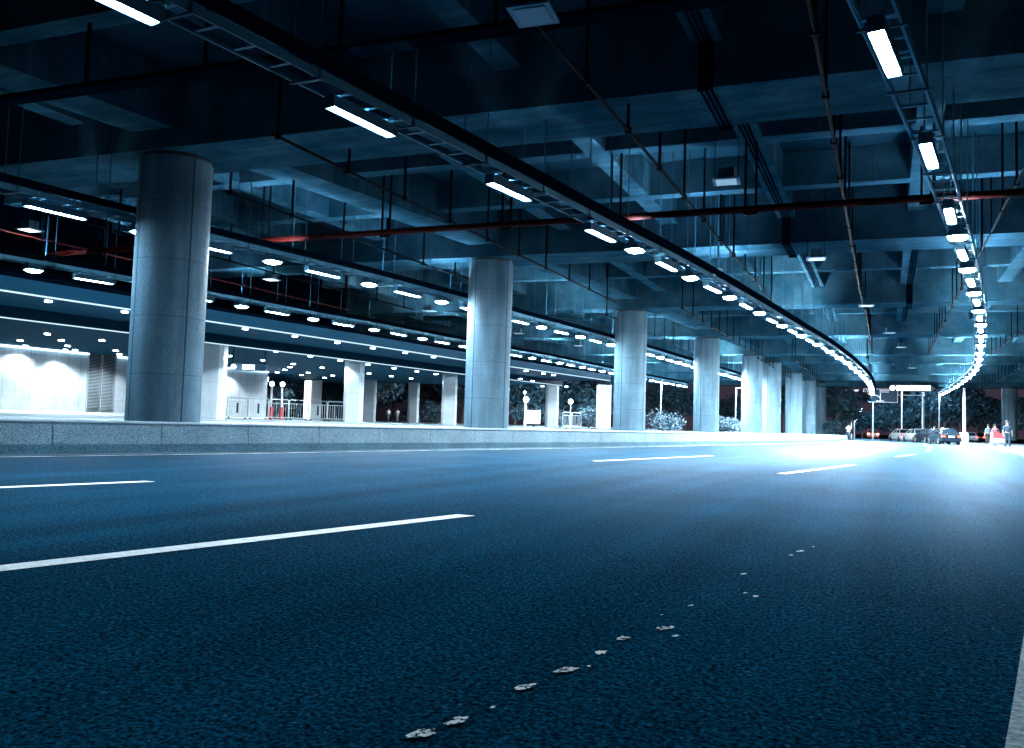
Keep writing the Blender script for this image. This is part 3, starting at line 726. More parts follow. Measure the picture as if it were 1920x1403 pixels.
# downlights
dl = [(91, 564, 0), (234, 584, 0), (460, 616, 0), (553, 630, 0), (632.6, 642, 0), (699, 652, 0), (760, 661, 0), (813, 669, 0), (986.5, 695, 0), (1019, 700, 0), (1038, 703, 0),
      (89, 625.6, 1), (38, 638, 1), (48, 648, 1), (115, 637.5, 1), (127, 648, 1), (141, 656, 1), (191.5, 637.5, 1), (217, 657, 1), (224, 664, 1), (442, 647.6, 1), (430, 667, 1), (493, 675, 1), (517.7, 658, 1), (581.7, 667.4, 1),
      (638, 675.5, 1), (550, 682, 1), (543.7, 688, 1), (534, 693, 1), (519.7, 697.7, 1), (604, 689, 1), (578, 698.6, 1), (624, 704, 1), (608.7, 708, 1), (565, 703, 1), (690, 683, 1), (739, 690, 1),
      (781.5, 696, 1), (817.7, 701, 1), (691.5, 700, 1), (733.4, 705, 1), (771, 709.4, 1), (975.6, 710, 1), (998, 714, 1), (1017, 724, 1), (1062, 724.5, 1)]
nsp = 0
for i, (px, py, k) in enumerate(dl):
    z = 3.6 if k == 0 else 3.3
    c = atz(px, py, z)
    if c.length > 90: c = c.normalized() * 90; c.z = z
    mb = MB(); D = math.hypot(c.x, c.y); rr = .07 + .0008 * D
    mb.tube((0, 0, -.035), (0, 0, -.004), rr, 12); o = mb.build('downlight', m_spotg, bld); o.location = (c.x, c.y, z)
    if D < 62:
        ld = bpy.data.lights.new('downlight_beam', 'SPOT'); ld.energy = 420; ld.spot_size = 2.3; ld.spot_blend = .6; ld.shadow_soft_size = .06; ld.color = (.82, .93, 1.0)
        lo = bpy.data.objects.new('downlight_beam', ld); col.objects.link(lo); lo.location = (0, 0, -.06); lo.parent = o; nsp += 1
# wall washers near the tiled wall
for y in (14, 19.5, 24.2, 29.5, 34.5):
    mb = MB(); mb.tube((0, 0, -.035), (0, 0, -.004), .08, 12); o = mb.build('downlight', m_spotg, bld); o.location = (-31.75, y, 3.3)
    ld = bpy.data.lights.new('downlight_beam', 'SPOT'); ld.energy = 300; ld.spot_size = 2.0; ld.spot_blend = .5; ld.shadow_soft_size = .06; ld.color = (.85, .94, 1.0)
    lo = bpy.data.objects.new('downlight_beam', ld); col.objects.link(lo); lo.location = (0, 0, -.06); lo.parent = o

# lit white pylon
c = dist(581, 783, 58); t = thing('lit_pylon', 'tall white illuminated pylon with a glowing side beyond the crowd fences', 'pylon', (c.x, c.y, .55), .72)
mb = MB(); mb.cbox((.25, 0, 1.35), .9, .5, 2.7); mb.build('body', m_white, t)
mb = MB(); mb.cbox((-.24, -.28, 1.35), .42, .04, 2.6); mb.build('light_panel', m_whitelamp if False else emis('panel_glow', (.85, .95, 1), 3.0), t)

# crowd control fences
def make_fence():
    t = thing('crowd_fence', '', 'fence')
    mb = MB(); w = .52
    P = [(-w, 0, .12), (-w, 0, 1.0), (-w + .05, 0, 1.06), (w - .05, 0, 1.06), (w, 0, 1.0), (w, 0, .12), (-w, 0, .12)]
    mb.path([Vector(p) for p in P], .024, 8); mb.tube((-w, 0, .86), (w, 0, .86), .016, 6); mb.build('frame', m_fence, t)
    mb = MB()
    for k in range(7):
        x = -w + (k + 1) * 2 * w / 8; mb.tube((x, 0, .12), (x, 0, .86), .012, 5)
    mb.build('bars', m_fence, t)
    mb = MB(); mb.cbox((0, 0, .55), .10, .02, .5); mb.build('plate', m_housing, t)
    for s in (-1, 1):
        mb = MB(); mb.tube((s * (w - .1), -.22, .03), (s * (w - .1), .22, .03), .02, 6); mb.tube((s * (w - .1), 0, .03), (s * (w - .1), 0, .14), .018, 6); mb.build('foot', m_dark, t)
    return t
f0 = make_fence(); A = dist(424, 786, 44); B = dist(648, 789, 46)
dirv = (B - A); dirv.z = 0; L = dirv.length; dirv.normalize(); n = 6
for i in range(n):
    o = f0 if i == 0 else copy_tree(f0)
    p = A + dirv * (L * (i + .5) / n); o.location = (p.x, p.y, .55); o.rotation_euler = (0, 0, math.atan2(dirv.y, dirv.x)); o.scale = (L / n / 1.09, 1, 1)
    o['label'] = '%s grey crowd fence panel from the left, right of the first column' % ordn(i); o['group'] = 'crowd fences by the terminal'
A = dist(1054, 800, 58); B = dist(1090, 802, 58); dirv = B - A; dirv.z = 0
for i in range(2):
    o = copy_tree(f0); p = A.lerp(B, .25 + .5 * i); o.location = (p.x, p.y, .55); o.rotation_euler = (0, 0, math.atan2(dirv.y, dirv.x)); o.scale = (.6, 1, 1)
    o['label'] = ['left', 'right'][i] + ' pale crowd fence panel between the second and third columns'; o['group'] = 'crowd fences between the columns'
# red and white posts
for i, px in enumerate((507, 527)):
    c = dist(px, 783, 50); t = thing('marker_post', ['left', 'right'][i] + ' red and white marker post behind the crowd fences', 'post', (c.x, c.y, .55), 0, 'marker posts behind the fences')
    mb = MB(); mb.tube((0, 0, 0), (0, 0, .72), .13, 12); mb.build('base', mat('red_plastic', (.6, .02, .015), .4), t)
    mb = MB(); mb.tube((0, 0, .72), (0, 0, 1.95), .06, 10); mb.build('upper_pole', m_white, t)
    mb = MB(); mb.sphere((0, 0, 2.05), .13); mb.build('globe', m_whitelamp, t)
# hanging oval sign
def oval_sign(name, label, c, rz, w, h, drop, blocks, gl):
    t = thing(name, label, 'sign', c, rz)
    def stadium(w, h, n=10):
        P = []
        for s, a0 in ((1, -math.pi / 2), (-1, math.pi / 2)):
            for k in range(n + 1):
                a = a0 + math.pi * k / n; P.append((s * (w / 2 - h / 2) + math.cos(a) * h / 2, math.sin(a) * h / 2))
        return P
    mb = MB(); mb.prism([(x, z) for x, z in stadium(w, h)], -.09, .09, 'y'); mb.build('case', mat('sign_case', (.02, .06, .10), .35), t)
    for (x0, x1, rd) in blocks:
        mb = MB()
        if rd: P = [((x0 + x1) / 2 * w + math.cos(a) * h * .36, math.sin(a) * h * .36) for a in np.linspace(0, 2 * math.pi, 17)[:-1]]
        else: P = [(x0 * w, -h * .34), (x1 * w, -h * .34), (x1 * w, h * .34), (x0 * w, h * .34)]
        mb.prism(P, -.105, -.088, 'y')
        mb.build('lit_symbol', gl, t)
    for s in (-1, 1):
        mb = MB(); mb.tube((s * w * .44, 0, h * .3), (s * w * .44, 0, drop), .02, 6); mb.build('hanger_rod', m_dark, t)
    return t
m_sg = emis('sign_glow', (.8, .93, 1), 5.0)
c = dist(466.5, 689, 33)
oval_sign('hanging_sign', 'hanging rounded sign with glowing white symbols under the terminal canopy', c, .55, 1.35, .26, 3.3 - c.z, [(-.40, -.40, True), (-.16, -.02, False), (0.0, .17, False)], m_sg)
c = dist(1710, 728, 110)
oval_sign('hanging_sign', 'long rounded sign glowing white, hanging at the far end of the deck', c, -.02, 4.7, .84, .8, [(-.45, -.45, True), (-.36, -.05, False), (-.03, .32, False), (.33, .42, False)], m_sg)
c = dist(495.5, 711, 52)
t = thing('light_box', 'small bright light box hanging deep inside the terminal', 'light box', (c.x, c.y, c.z), .5); mb = MB(); mb.cbox((0, 0, 0), .5, .08, .26); mb.build('case', m_sg, t); mb = MB(); mb.tube((0, 0, .1), (0, 0, 3.3 - c.z), .015, 6); mb.build('hanger_rod', m_dark, t)
# kiosk sign between columns 2 and 3
c = dist(1000, 800, 52); t = thing('lit_notice_board', 'square white illuminated notice board on a post between the second and third columns', 'notice board', (c.x, c.y, .55), .37)
mb = MB(); mb.cbox((-.52, 0, .95), .14, .14, 1.9); mb.build('post', m_white, t)
mb = MB(); mb.cbox((0, 0, .62), .84, .16, .84); mb.build('board', emis('board_glow', (.9, .96, 1), 2.2), t)
mb = MB(); mb.cbox((0, .02, .1), .06, .06, .22); mb.build('leg', m_dark, t)
mb = MB(); mb.sphere((-.5, 0, 1.7), .17); mb.build('globe', m_whitelamp, t)
# litter bin
c = dist(823, 794, 50); t = thing('litter_bin', 'black litter bin standing left of a square column', 'litter bin', (c.x, c.y, .55), .4)
mb = MB(); mb.cbox((0, 0, .40), .38, .34, .58); mb.build('body', m_black, t)
mb = MB(); mb.cbox((0, 0, .71), .42, .38, .05); mb.build('lid', m_dark, t)
for sx in (-1, 1):
    mb = MB(); mb.cbox((sx * .15, 0, .06), .05, .30, .12); mb.build('leg', m_black, t)
# globe lamps in the garden
for i, (px, py) in enumerate([(1070, 753), (1029, 741), (984, 736)]):
    c = dist(px, py, 80); t = thing('garden_lamp', ['white globe lamp right of the slim square column between the columns', 'small globe lamp left of the slim square column', 'tiny globe lamp nearest the second column'][i], 'lamp', (c.x, c.y, 0), 0, 'globe lamps in the garden')
    mb = MB(); mb.tube((0, 0, 0), (0, 0, c.z - .2), .05, 8); mb.build('pole', m_white, t)
    mb = MB(); mb.sphere((0, 0, c.z), .22 if i == 0 else .12, 14, 8); mb.build('globe', m_whitelamp, t, True)

# ------------------------------------------------------------------ trees and shrubs
m_leaf = [mat('leaf_a', rough=.55, noise=[(1.2, 3, (.006, .030, .048), (.045, .11, .15), .3, .7)]), mat('leaf_b', rough=.55, noise=[(1.6, 3, (.008, .035, .055), (.05, .11, .15), .3, .7)])]
def foliage(name, blobs, n, size, m, parent, seed):
    r = random.Random(seed); mb = MB()
    tot = sum(b[3] ** 2 for b in blobs)
    for (cx, cy, cz, rad, sq) in blobs:
        kk = int(n * rad * rad / tot)
        for _ in range(kk):
            while True:
                x, y, z = (r.uniform(-1, 1) for _ in range(3)); q = x * x + y * y + z * z
                if q <= 1 and r.random() < .25 + .75 * q: break
            jr = 1 + .25 * math.sin(5 * x + 3 * z + seed) * math.cos(4 * y + seed)
            p = Vector((cx + x * rad * jr, cy + y * rad * jr, cz + z * rad * sq * jr))
            a = Vector((r.uniform(-1, 1), r.uniform(-1, 1), r.uniform(-.6, .6))).normalized(); b = a.cross(Vector((r.uniform(-1, 1), r.uniform(-1, 1), r.uniform(-1, 1)))).normalized()
            s = size * r.uniform(.6, 1.4)
            mb.add([p - a * s, p + b * s * .45, p + a * s, p - b * s * .45], [(0, 1, 2, 3)])
    me = bpy.data.meshes.new(name); me.from_pydata(mb.v, [], mb.f); me.materials.append(m)
    o = bpy.data.objects.new(name, me); col.objects.link(o); o.parent = parent; return o
def tree(label, x, y, h, w, seed, trunkh=None, n=2600, size=.30, z0=0.0, m=0, cat='tree', name='broadleaf_tree', group='trees beyond the deck'):
    r = random.Random(seed); t = thing(name, label, cat, (x, y, z0), 0, group)
    th = trunkh if trunkh is not None else h * .35
    if cat == 'tree':
        mb = MB(); mb.tube((0, 0, -.3), (.1, 0, th), .16, 8, r2=.11)
        for k in range(6):
            a = r.uniform(0, 6.28); mb.tube((.1, 0, th * .85), (math.cos(a) * w * .32, math.sin(a) * w * .32, th + h * .35 * r.uniform(.6, 1.2)), .08, 6, r2=.03)
        mb.build('trunk', m_bark, t)
    bl = []
    for k in range(11 if cat == 'tree' else 6):
        a = r.uniform(0, 6.28); q = r.uniform(0, .36) * w
        lo = th + .12 * h if cat == 'tree' else h * .3
        bl.append((math.cos(a) * q, math.sin(a) * q, r.uniform(lo, h * .84), w * r.uniform(.15, .27), r.uniform(.6, .9)))
    foliage('crown', bl, n, size, m_leaf[m], t, seed)
    return t
T = [('tall dark tree right behind the last round column', 1568, 118, 9.5, 6.5, 0), ('dark tree filling the gap left of the road sign', 1592, 122, 7.6, 6.0, 0), ('low bushy tree below the left edge of the road sign', 1616, 150, 5.2, 6.5, 0),
     ('bushy tree below the middle of the road sign', 1644, 150, 5.6, 6.5, 0), ('pale-leaved tree below the right edge of the road sign', 1672, 150, 6.3, 7, 1), ('pale-leaved tree under the glowing oval sign', 1694, 152, 6.9, 7, 1),
     ('dark tree behind the parked white cars', 1718, 150, 6.6, 7.5, 0), ('broad leafy tree behind the dark car', 1744, 148, 8.0, 8, 0), ('tall leafy tree left of the white lamp pole', 1770, 146, 9.2, 9, 1), ('tall tree behind the white lamp pole', 1800, 146, 9.6, 9, 0),
     ('tree right of the white lamp pole', 1830, 148, 7.6, 8, 0), ('dark tree above the red tail lights', 1856, 150, 6.6, 8, 0), ('dark tree left of the far right column', 1880, 150, 6.8, 8, 0), ('dark tree right of the far right column', 1935, 124, 6.2, 6, 0),
     ('distant dark tree rising behind the road sign arm', 1702, 185, 11.5, 9, 0)]
for i, (lb, px, D, h, w, m) in enumerate(T):
    c = dist(px, 815, D); tree(lb, c.x, c.y, h, w, 100 + i, n=3000, m=m, z0=-.3)
G = [('dark tree in the garden seen left of the second column', 690, 88, 6.5, 8), ('dark garden tree behind the two walkers', 735, 130, 9.5, 13), ('dark garden tree behind the hedge', 800, 118, 8.6, 12), ('garden tree just left of the second column', 866, 100, 7, 8),
     ('garden tree just right of the second column', 965, 95, 6.0, 8), ('garden tree behind the lit notice board', 1005, 105, 6.5, 9), ('garden tree between the second and third columns', 1062, 100, 6.2, 9), ('garden tree left of the third column', 1110, 104, 6.6, 9),
     ('garden tree between the third and fourth columns', 1240, 125, 7.5, 10), ('garden tree left of the fourth column', 1285, 125, 6.5, 9), ('garden tree left of the fifth column', 1370, 135, 5.5, 9), ('tree in the narrow gap right of the sixth column', 1468, 130, 8.6, 6),
     ('small ornamental tree behind the red posts', 516, 53, 2.6, 2.0), ('garden tree seen behind the crowd fences', 555, 92, 5.6, 9), ('garden tree behind the pylon', 625, 92, 6, 9), ('garden tree at the far side of the terminal', 500, 98, 5.6, 9)]
for i, (lb, px, D, h, w) in enumerate(G):
    c = dist(px, 800, D); small = D < 60
    tree(lb, c.x, c.y, h - .5, w, 200 + i, n=1500 if small else 2400, size=.10 if small else .34, z0=.5, m=1 if small else 0, trunkh=.6 if small else None, group='garden trees left of the road')
Bh = [('rounded pale shrub right of the two walkers', 776, 72, 1.5, 2.6), ('pale flowering shrub left of the litter bin', 812, 70, 1.7, 3.2), ('shrub just right of the second column', 968, 62, 1.5, 2.6), ('shrub behind the lit notice board', 1020, 62, 1.6, 3.0),
      ('shrub at the foot of the third column', 1106, 62, 1.4, 3.2), ('shrub between the third and fourth columns', 1250, 70, 1.1, 4.5), ('shrub left of the fifth column', 1372, 80, 1.2, 4.0), ('dark shrub in front of the last column', 1560, 112, 2.4, 3.4), ('shrub behind the cyclist', 1578, 116, 2.2, 3.4)]
for i, (lb, px, D, h, w) in enumerate(Bh):
    c = dist(px, 800, D); tree(lb, c.x, c.y, h, w, 300 + i, n=1500, size=.11 if D < 90 else .2, z0=.5 if D < 100 else 0, m=1, cat='shrub', name='shrub', group='shrubs')

# ------------------------------------------------------------------ road sign, poles
m_signb = mat('sign_board', (.012, .05, .085), .4)
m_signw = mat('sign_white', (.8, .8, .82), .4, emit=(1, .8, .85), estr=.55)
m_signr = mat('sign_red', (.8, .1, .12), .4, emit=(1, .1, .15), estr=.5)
c = dist(1651, 743.5, 125); t = thing('road_sign', 'large dark road sign with a no left turn disc and a curved white arrow', 'road sign', (c.x, c.y, 0), 0.0)
W_, z0_, z1_ = 4.3, 5.15, 7.0
mb = MB(); mb.box(-W_ / 2, W_ / 2, 0, .08, z0_, z1_); mb.build('board', m_signb, t)
mb = MB()
for a in ((-W_ / 2, W_ / 2, z0_, z0_ + .05), (-W_ / 2, W_ / 2, z1_ - .05, z1_), (-W_ / 2, -W_ / 2 + .05, z0_ + .05, z1_ - .05), (W_ / 2 - .05, W_ / 2, z0_ + .05, z1_ - .05)): mb.box(a[0], a[1], -.012, -.001, a[2], a[3])
mb.build('border', m_signw, t)
mb = MB()
mb.tube((.0, 0, 0), (0, 0, 0), .01) if False else None
X0 = -.02; mb.box(X0 - .055, X0 + .055, -.014, -.001, 5.30, 6.42)
pts = [(X0, 5.62), (X0 - .10, 5.85), (X0 - .30, 6.02), (X0 - .62, 6.12), (X0 - .95, 6.14)]
for i in range(len(pts) - 1):
    (x0, z0), (x1, z1) = pts[i], pts[i + 1]; d = Vector((x1 - x0, z1 - z0)).normalized(); nx, nz = -d.y * .055, d.x * .055
    mb.prism([(x0 - nx, z0 - nz), (x1 - nx, z1 - nz), (x1 + nx, z1 + nz), (x0 + nx, z0 + nz)], -.017 - .001 * i, -.001, 'y')
mb.build('route_arrows', m_signw, t)
def ringp(cx, cz, r0, r1, n=24):
    mb = MB()
    vs = [(cx + math.cos(2 * math.pi * k / n) * r, -.018, cz + math.sin(2 * math.pi * k / n) * r) for r in (r0, r1) for k in range(n)]
    mb.add(vs, [(k, (k + 1) % n, n + (k + 1) % n, n + k) for k in range(n)]); return mb
mb = MB(); n = 24; mb.add([(-1.48 + math.cos(2 * math.pi * k / n) * .30, -.014, 6.08 + math.sin(2 * math.pi * k / n) * .30) for k in range(n)], [tuple(range(n))]); dd = mb.build('prohibition_disc', m_signw, t)
ringp(-1.48, 6.08, .24, .31).build('disc_ring', m_signr, t)
mb = MB(); mb.prism([(-1.36, 5.95), (-1.30, 5.95), (-1.30, 6.10), (-1.52, 6.18), (-1.52, 6.24), (-1.66, 6.12), (-1.50, 6.05), (-1.50, 6.11), (-1.36, 6.06)], -.022, -.019, 'y'); mb.build('turn_arrow', m_black, t)
mb = MB(); rg = random.Random(5)
def glyphs(x0, x1, z, h, gw):
    x = x0
    while x < x1:
        for k in range(3): mb.box(x, x + gw * .8, -.013, -.001, z + k * h / 3, z + k * h / 3 + h * .17)
        mb.box(x + gw * rg.uniform(.1, .5), x + gw * rg.uniform(.5, .7) + .02, -.0145, -.001, z, z + h * .9); x += gw
glyphs(-1.75, -.75, 6.74, .14, .17); glyphs(-1.68, -.9, 6.55, .10, .10); glyphs(-.12, 1.15, 6.74, .14, .17); glyphs(-.12, 1.0, 6.52, .13, .09); glyphs(1.4, 1.62, 6.74, .14, .17); glyphs(1.8, 1.95, 6.70, .12, .12); glyphs(-.52, .48, 5.27, .16, .25)
mb.build('lettering', m_signw, t)
mb = MB(); mb.tube((W_ / 2, .1, 6.2), (W_ / 2 + 3.0, .1, 6.2), .07, 10); mb.tube((W_ / 2 + 3.1, .1, -.3), (W_ / 2 + 3.1, .1, 6.75), .17, 14, r2=.13); mb.build('mast', m_white, t)
def pole(px, ytop, D, r, label, base=None, cat='pole', name='lamp_post'):
    c = dist(px, ytop, D); t = thing(name, label, cat, (c.x, c.y, -.3))
    mb = MB(); mb.tube((0, 0, 0), (0, 0, c.z + .3), r * 1.15, 12, r2=r); mb.build('pole', m_white, t)
    if base:
        for s in (-1, 1):
            mb = MB(); mb.tube((s * .23, 0, .3), (s * .23, 0, 1.45), .15, 12); mb.build('base_sleeve', m_white, t)
    else:
        mb = MB(); mb.cbox((.4, 0, c.z + .25), .9, .16, .09); mb.build('lamp_head', m_housing, t)
        mb = MB(); mb.cbox((.5, 0, c.z + .195), .6, .12, .02); mb.build('lamp_glow', m_whitelamp, t)
        ld = bpy.data.lights.new('added_pole_light', 'POINT'); ld.energy = 3300; ld.color = (.50, .78, 1.0); ld.shadow_soft_size = .3  # light added on the pole to brighten the far trees
        lo = bpy.data.objects.new('added_pole_light', ld); col.objects.link(lo); lo.location = (.5, 0, c.z - .15); lo.parent = t
pole(1637, 722, 135, .09, 'white pole rising below the road sign'); pole(1691, 722, 138, .09, 'white pole under the oval sign'); pole(1761, 735, 128, .07, 'short pale pole at the end of the right lamp tray')
pole(1808, 728, 92, .12, 'tall white pole with two white sleeves at its base, right of the dark car', base=True); pole(1597, 731, 128, .06, 'thin pale pole inside the dark tree'); pole(1602, 770, 124, .06, 'short pale pole beside the dark tree')
pole(1240, 712, 95, .07, 'thin white pole between the third and fourth columns'); pole(1380, 726, 100, .07, 'white pole left of the fifth column'); pole(1029, 728, 82, .06, 'thin white pole beside a square column')

# ------------------------------------------------------------------ vehicles (rear seen from behind)
def make_car(label, paint, loc, rz, lit=True, plate=True, taxi=False, grp='cars at the far kerb', lamp=None):
    t = thing('parked_car', label, 'car', loc, rz, grp)
    # length along +y (front), rear at y=0
    secs = [(0.00, .30, .74, .78), (.06, .26, .95, .84), (.75, .24, 1.00, .88), (1.25, .22, 1.00, .90), (3.0, .22, .98, .90), (4.2, .24, .84, .86), (4.6, .30, .62, .74)]
    mb = MB(); vs = []
    for (y, zb, zt, hw) in secs:
        vs += [(-hw, y, zb + .08), (-hw * .92, y, zb), (hw * .92, y, zb), (hw, y, zb + .08), (hw, y, zb + (zt - zb) * .62), (hw * .90, y, zt), (-hw * .90, y, zt), (-hw, y, zb + (zt - zb) * .62)]
    n = 8; fs = [(i * n + j, i * n + (j + 1) % n, (i + 1) * n + (j + 1) % n, (i + 1) * n + j) for i in range(len(secs) - 1) for j in range(n)] + [tuple(range(n))[::-1], tuple(range(6 * n, 7 * n))]
    mb.add(vs, fs); mb.build('body', paint, t)
    # cabin: roof, glass
    base = [(-.78, .62, .98), (.78, .62, .98), (.80, 3.35, .96), (-.80, 3.35, .96)]; top = [(-.58, 1.15, 1.42), (.58, 1.15, 1.42), (.58, 2.45, 1.43), (-.58, 2.45, 1.43)]
    mb = MB(); mb.add(base + top, [(0, 1, 5, 4), (1, 2, 6, 5), (2, 3, 7, 6), (3, 0, 4, 7)]); mb.build('windows', m_glass, t)
    mb = MB(); mb.hexa([(-.60, 1.12, 1.41), (.60, 1.12, 1.41), (.60, 2.5, 1.42), (-.60, 2.5, 1.42), (-.52, 1.25, 1.47), (.52, 1.25, 1.47), (.52, 2.4, 1.47), (-.52, 2.4, 1.47)])
    for s in (-1, 1):
        mb.tube((s * .79, .60, .97), (s * .59, 1.15, 1.44), .035, 5); mb.tube((s * .81, 3.37, .96), (s * .59, 2.45, 1.44), .035, 5); mb.tube((s * .80, 2.0, .97), (s * .59, 1.85, 1.44), .03, 5)
    mb.build('roof', paint, t)
    for sx in (-1, 1):
        mb = MB(); mb.cbox((sx * .66, -.01, .76), .30, .10, .17); mb.build('tail_light', lamp or m_redlamp, t)
        for yy in (.85, 3.65):
            mb = MB(); mb.tube((sx * .72, yy, .31), (sx * .89, yy, .31), .31, 18); w = mb.build('wheel', m_tyre, t)
            mb = MB(); mb.tube((sx * .885, yy, .31), (sx * .90, yy, .31), .18, 14); mb.build('rim', m_chrome, w)
    mb = MB(); mb.box(-.84, .84, -.08, .02, .32, .50); mb.build('bumper', paint, t)
    mb = MB(); mb.box(-.26, .26, -.03, -.005, .66, .80); mb.build('number_plate', m_white, t)
    if taxi:
        mb = MB(); mb.cbox((0, 1.7, 1.53), .5, .18, .12); mb.build('roof_light', m_whitelamp, t)
    return t
p_dark = mat('dark_paint', (.015, .035, .055), .18, .4, .6); p_white = mat('white_paint', (.75, .78, .8), .25, .0, .6); p_grey = mat('silver_paint', (.45, .50, .55), .25, .4, .6); p_red = mat('red_paint', (.35, .05, .03), .25)
def carat(px, D, **k):
    c = dist(px, 820, D); return (c.x, c.y, 0.0)
m_redoff = mat('tail_lens', (.45, .01, .01), .25, emit=(1, .05, .05), estr=1.6)
c = carat(1784, 84); make_car('dark sedan seen from behind, nearest of the cars waiting at the far kerb', p_dark, c, .22, lamp=m_redlamp)
c = carat(1757, 93); make_car('black car partly hidden behind the dark sedan', mat('black_paint', (.008, .012, .018), .2, .3), c, .28, lamp=m_redoff)
c = carat(1733, 101); make_car('silver car waiting behind the black car', p_grey, c, .3, lamp=m_redoff)
c = carat(1703, 110); make_car('white car with a white rear, farthest along the kerb row', p_white, c, .3, lamp=m_redoff, taxi=False)
c = carat(1637, 140); make_car('small dark red car with both lamps glowing, far off below the road sign', p_red, c, .1, lamp=emis('hot_lamp', (1, .55, .45), 20))
# cars with red tail lights on the cross road
for i, (px, D, rz) in enumerate([(1822, 140, .1), (1836, 150, .0), (1850, 162, -.1), (1868, 138, -.1), (1880, 150, 0)]):
    c = dist(px, 815, D); make_car('%s car from the left among the cars with red tail lights on the far road' % ordn(i), [p_grey, p_dark, p_dark, p_white, p_dark][i], (c.x, c.y, 0), rz, grp='cars with red tail lights on the far road')

# ------------------------------------------------------------------ people
def skinned(name, joints, edges, m, parent, sub=1):
    """joints: list of (xyz, radius)"""
    me = bpy.data.meshes.new(name); me.from_pydata([j[0] for j in joints], edges, []); me.materials.append(m)
    o = bpy.data.objects.new(name, me); col.objects.link(o); o.parent = parent
    md = o.modifiers.new('Skin', 'SKIN')
    sv = me.skin_vertices[0].data if me.skin_vertices else None
    if sv is None:
        bm = bmesh.new(); bm.from_mesh(me); bm.verts.layers.skin.verify(); bm.to_mesh(me); bm.free(); sv = me.skin_vertices[0].data
    for i, j in enumerate(joints):
        r = j[1]; sv[i].radius = (r, r) if not isinstance(r, tuple) else r
    sv[0].use_root = True
    md.use_smooth_shade = True
    s = o.modifiers.new('Subdivision', 'SUBSURF'); s.levels = sub; s.render_levels = sub
    return o
def person(label, loc, rz, h=1.7, top=(.1, .12, .15), legs=(.05, .06, .08), pose='stand', scale=None):
    t = thing('person', label, 'person', loc, rz); s = h / 1.75
    P = {}
    P['pelvis'] = (0, 0, .95); P['waist'] = (0, 0, 1.10); P['chest'] = (0, .01, 1.32); P['neck'] = (0, 0, 1.47); P['headb'] = (0, -.01, 1.56); P['head'] = (0, -.015, 1.66)
    sit = pose == 'ride'
    for sd, n in ((-1, 'l'), (1, 'r')):
        P['sh' + n] = (sd * .18, 0, 1.40)
        if sit:
            P['el' + n] = (sd * .26, .16, 1.20); P['wr' + n] = (sd * .24, .40, 1.12)
            P['hip' + n] = (sd * .10, .02, .90); P['kn' + n] = (sd * .12, .36, .72 + .12 * sd); P['an' + n] = (sd * .12, .22, .34 + .12 * sd); P['toe' + n] = (sd * .13, .36, .30 + .12 * sd)
        else:
            st = .10 * sd if pose == 'walk' else 0
            P['el' + n] = (sd * .26, -st, 1.13); P['wr' + n] = (sd * .26, .08 - st * 1.6, .90)
            P['hip' + n] = (sd * .10, 0, .90); P['kn' + n] = (sd * .11, .04 + st, .50); P['an' + n] = (sd * .12, st * 1.6, .09); P['toe' + n] = (sd * .14, .14 + st * 1.6, .04)
    def chain(keys, rad):
        return [(tuple(v * s for v in P[k]), r * s) for k, r in zip(keys, rad)]
    # body (skin): one continuous surface
    J = chain(['pelvis', 'waist', 'chest', 'neck', 'headb', 'head'], [.13, .12, .14, .055, .075, .095]); E_ = [(0, 1), (1, 2), (2, 3), (3, 4), (4, 5)]
    for n, sd in (('l', -1), ('r', 1)):
        b = len(J); J += chain(['sh' + n, 'el' + n, 'wr' + n], [.055, .042, .03]); E_ += [(2, b), (b, b + 1), (b + 1, b + 2)]
        w = Vector(P['wr' + n]); dr = (w - Vector(P['el' + n])).normalized(); palm = w + dr * .07; ip = len(J); J.append((tuple(palm * s), .032 * s)); E_.append((b + 2, ip))
        sdv = dr.cross(Vector((1, 0, 0))).normalized()
        for k, (o_, L_) in enumerate(((-.03, .06), (-.01, .075), (.01, .07), (.03, .055))):
            a1 = palm + sdv * o_ + dr * (.03 + L_ * .6); a2 = a1 + dr * L_ * .4 + Vector((-sd * .015, 0, 0)); q = len(J); J += [(tuple(a1 * s), .010 * s), (tuple(a2 * s), .009 * s)]; E_ += [(ip, q), (q, q + 1)]
        th_ = palm - sdv * .045 + Vector((-sd * .02, 0, 0)); q = len(J); J.append((tuple(th_ * s), .011 * s)); E_.append((ip, q))
        b = len(J); J += chain(['hip' + n, 'kn' + n, 'an' + n], [.085, .055, .038]); E_ += [(0, b), (b, b + 1), (b + 1, b + 2)]
    skinned('body', J, E_, m_skin, t)
    J = chain(['waist', 'chest', 'neck'], [.145, .165, .07]); J[0] = ((0, 0, .98 * s), .15 * s); E_ = [(0, 1), (1, 2)]
    for n in 'lr':
        b = len(J); J += chain(['sh' + n, 'el' + n], [.075, .058]); E_ += [(1, b), (b, b + 1)]
    skinned('shirt', J, E_, mat('shirt_cloth', top, .8), t)
    J = chain(['pelvis'], [.15]); E_ = []
    for n in 'lr':
        b = len(J); J += chain(['hip' + n, 'kn' + n, 'an' + n], [.10, .075, .055]); E_ += [(0, b), (b, b + 1), (b + 1, b + 2)]
    skinned('trousers', J, E_, mat('trouser_cloth', legs, .8), t)
    for n in 'lr':
        J = chain(['an' + n, 'toe' + n], [.05, .04]); skinned('shoe', J, [(0, 1)], m_black, t)
    mb = MB(); hc = (0, -.035 * s, 1.70 * s); mb.sphere(hc, .105 * s, 12, 8, 1.0); mb.build('hair', m_hair, t, True)
    mb = MB(); mb.cbox((0, .085 * s, 1.655 * s), .022, .03, .04); mb.cbox((0, .078 * s, 1.605 * s), .05, .015, .01)
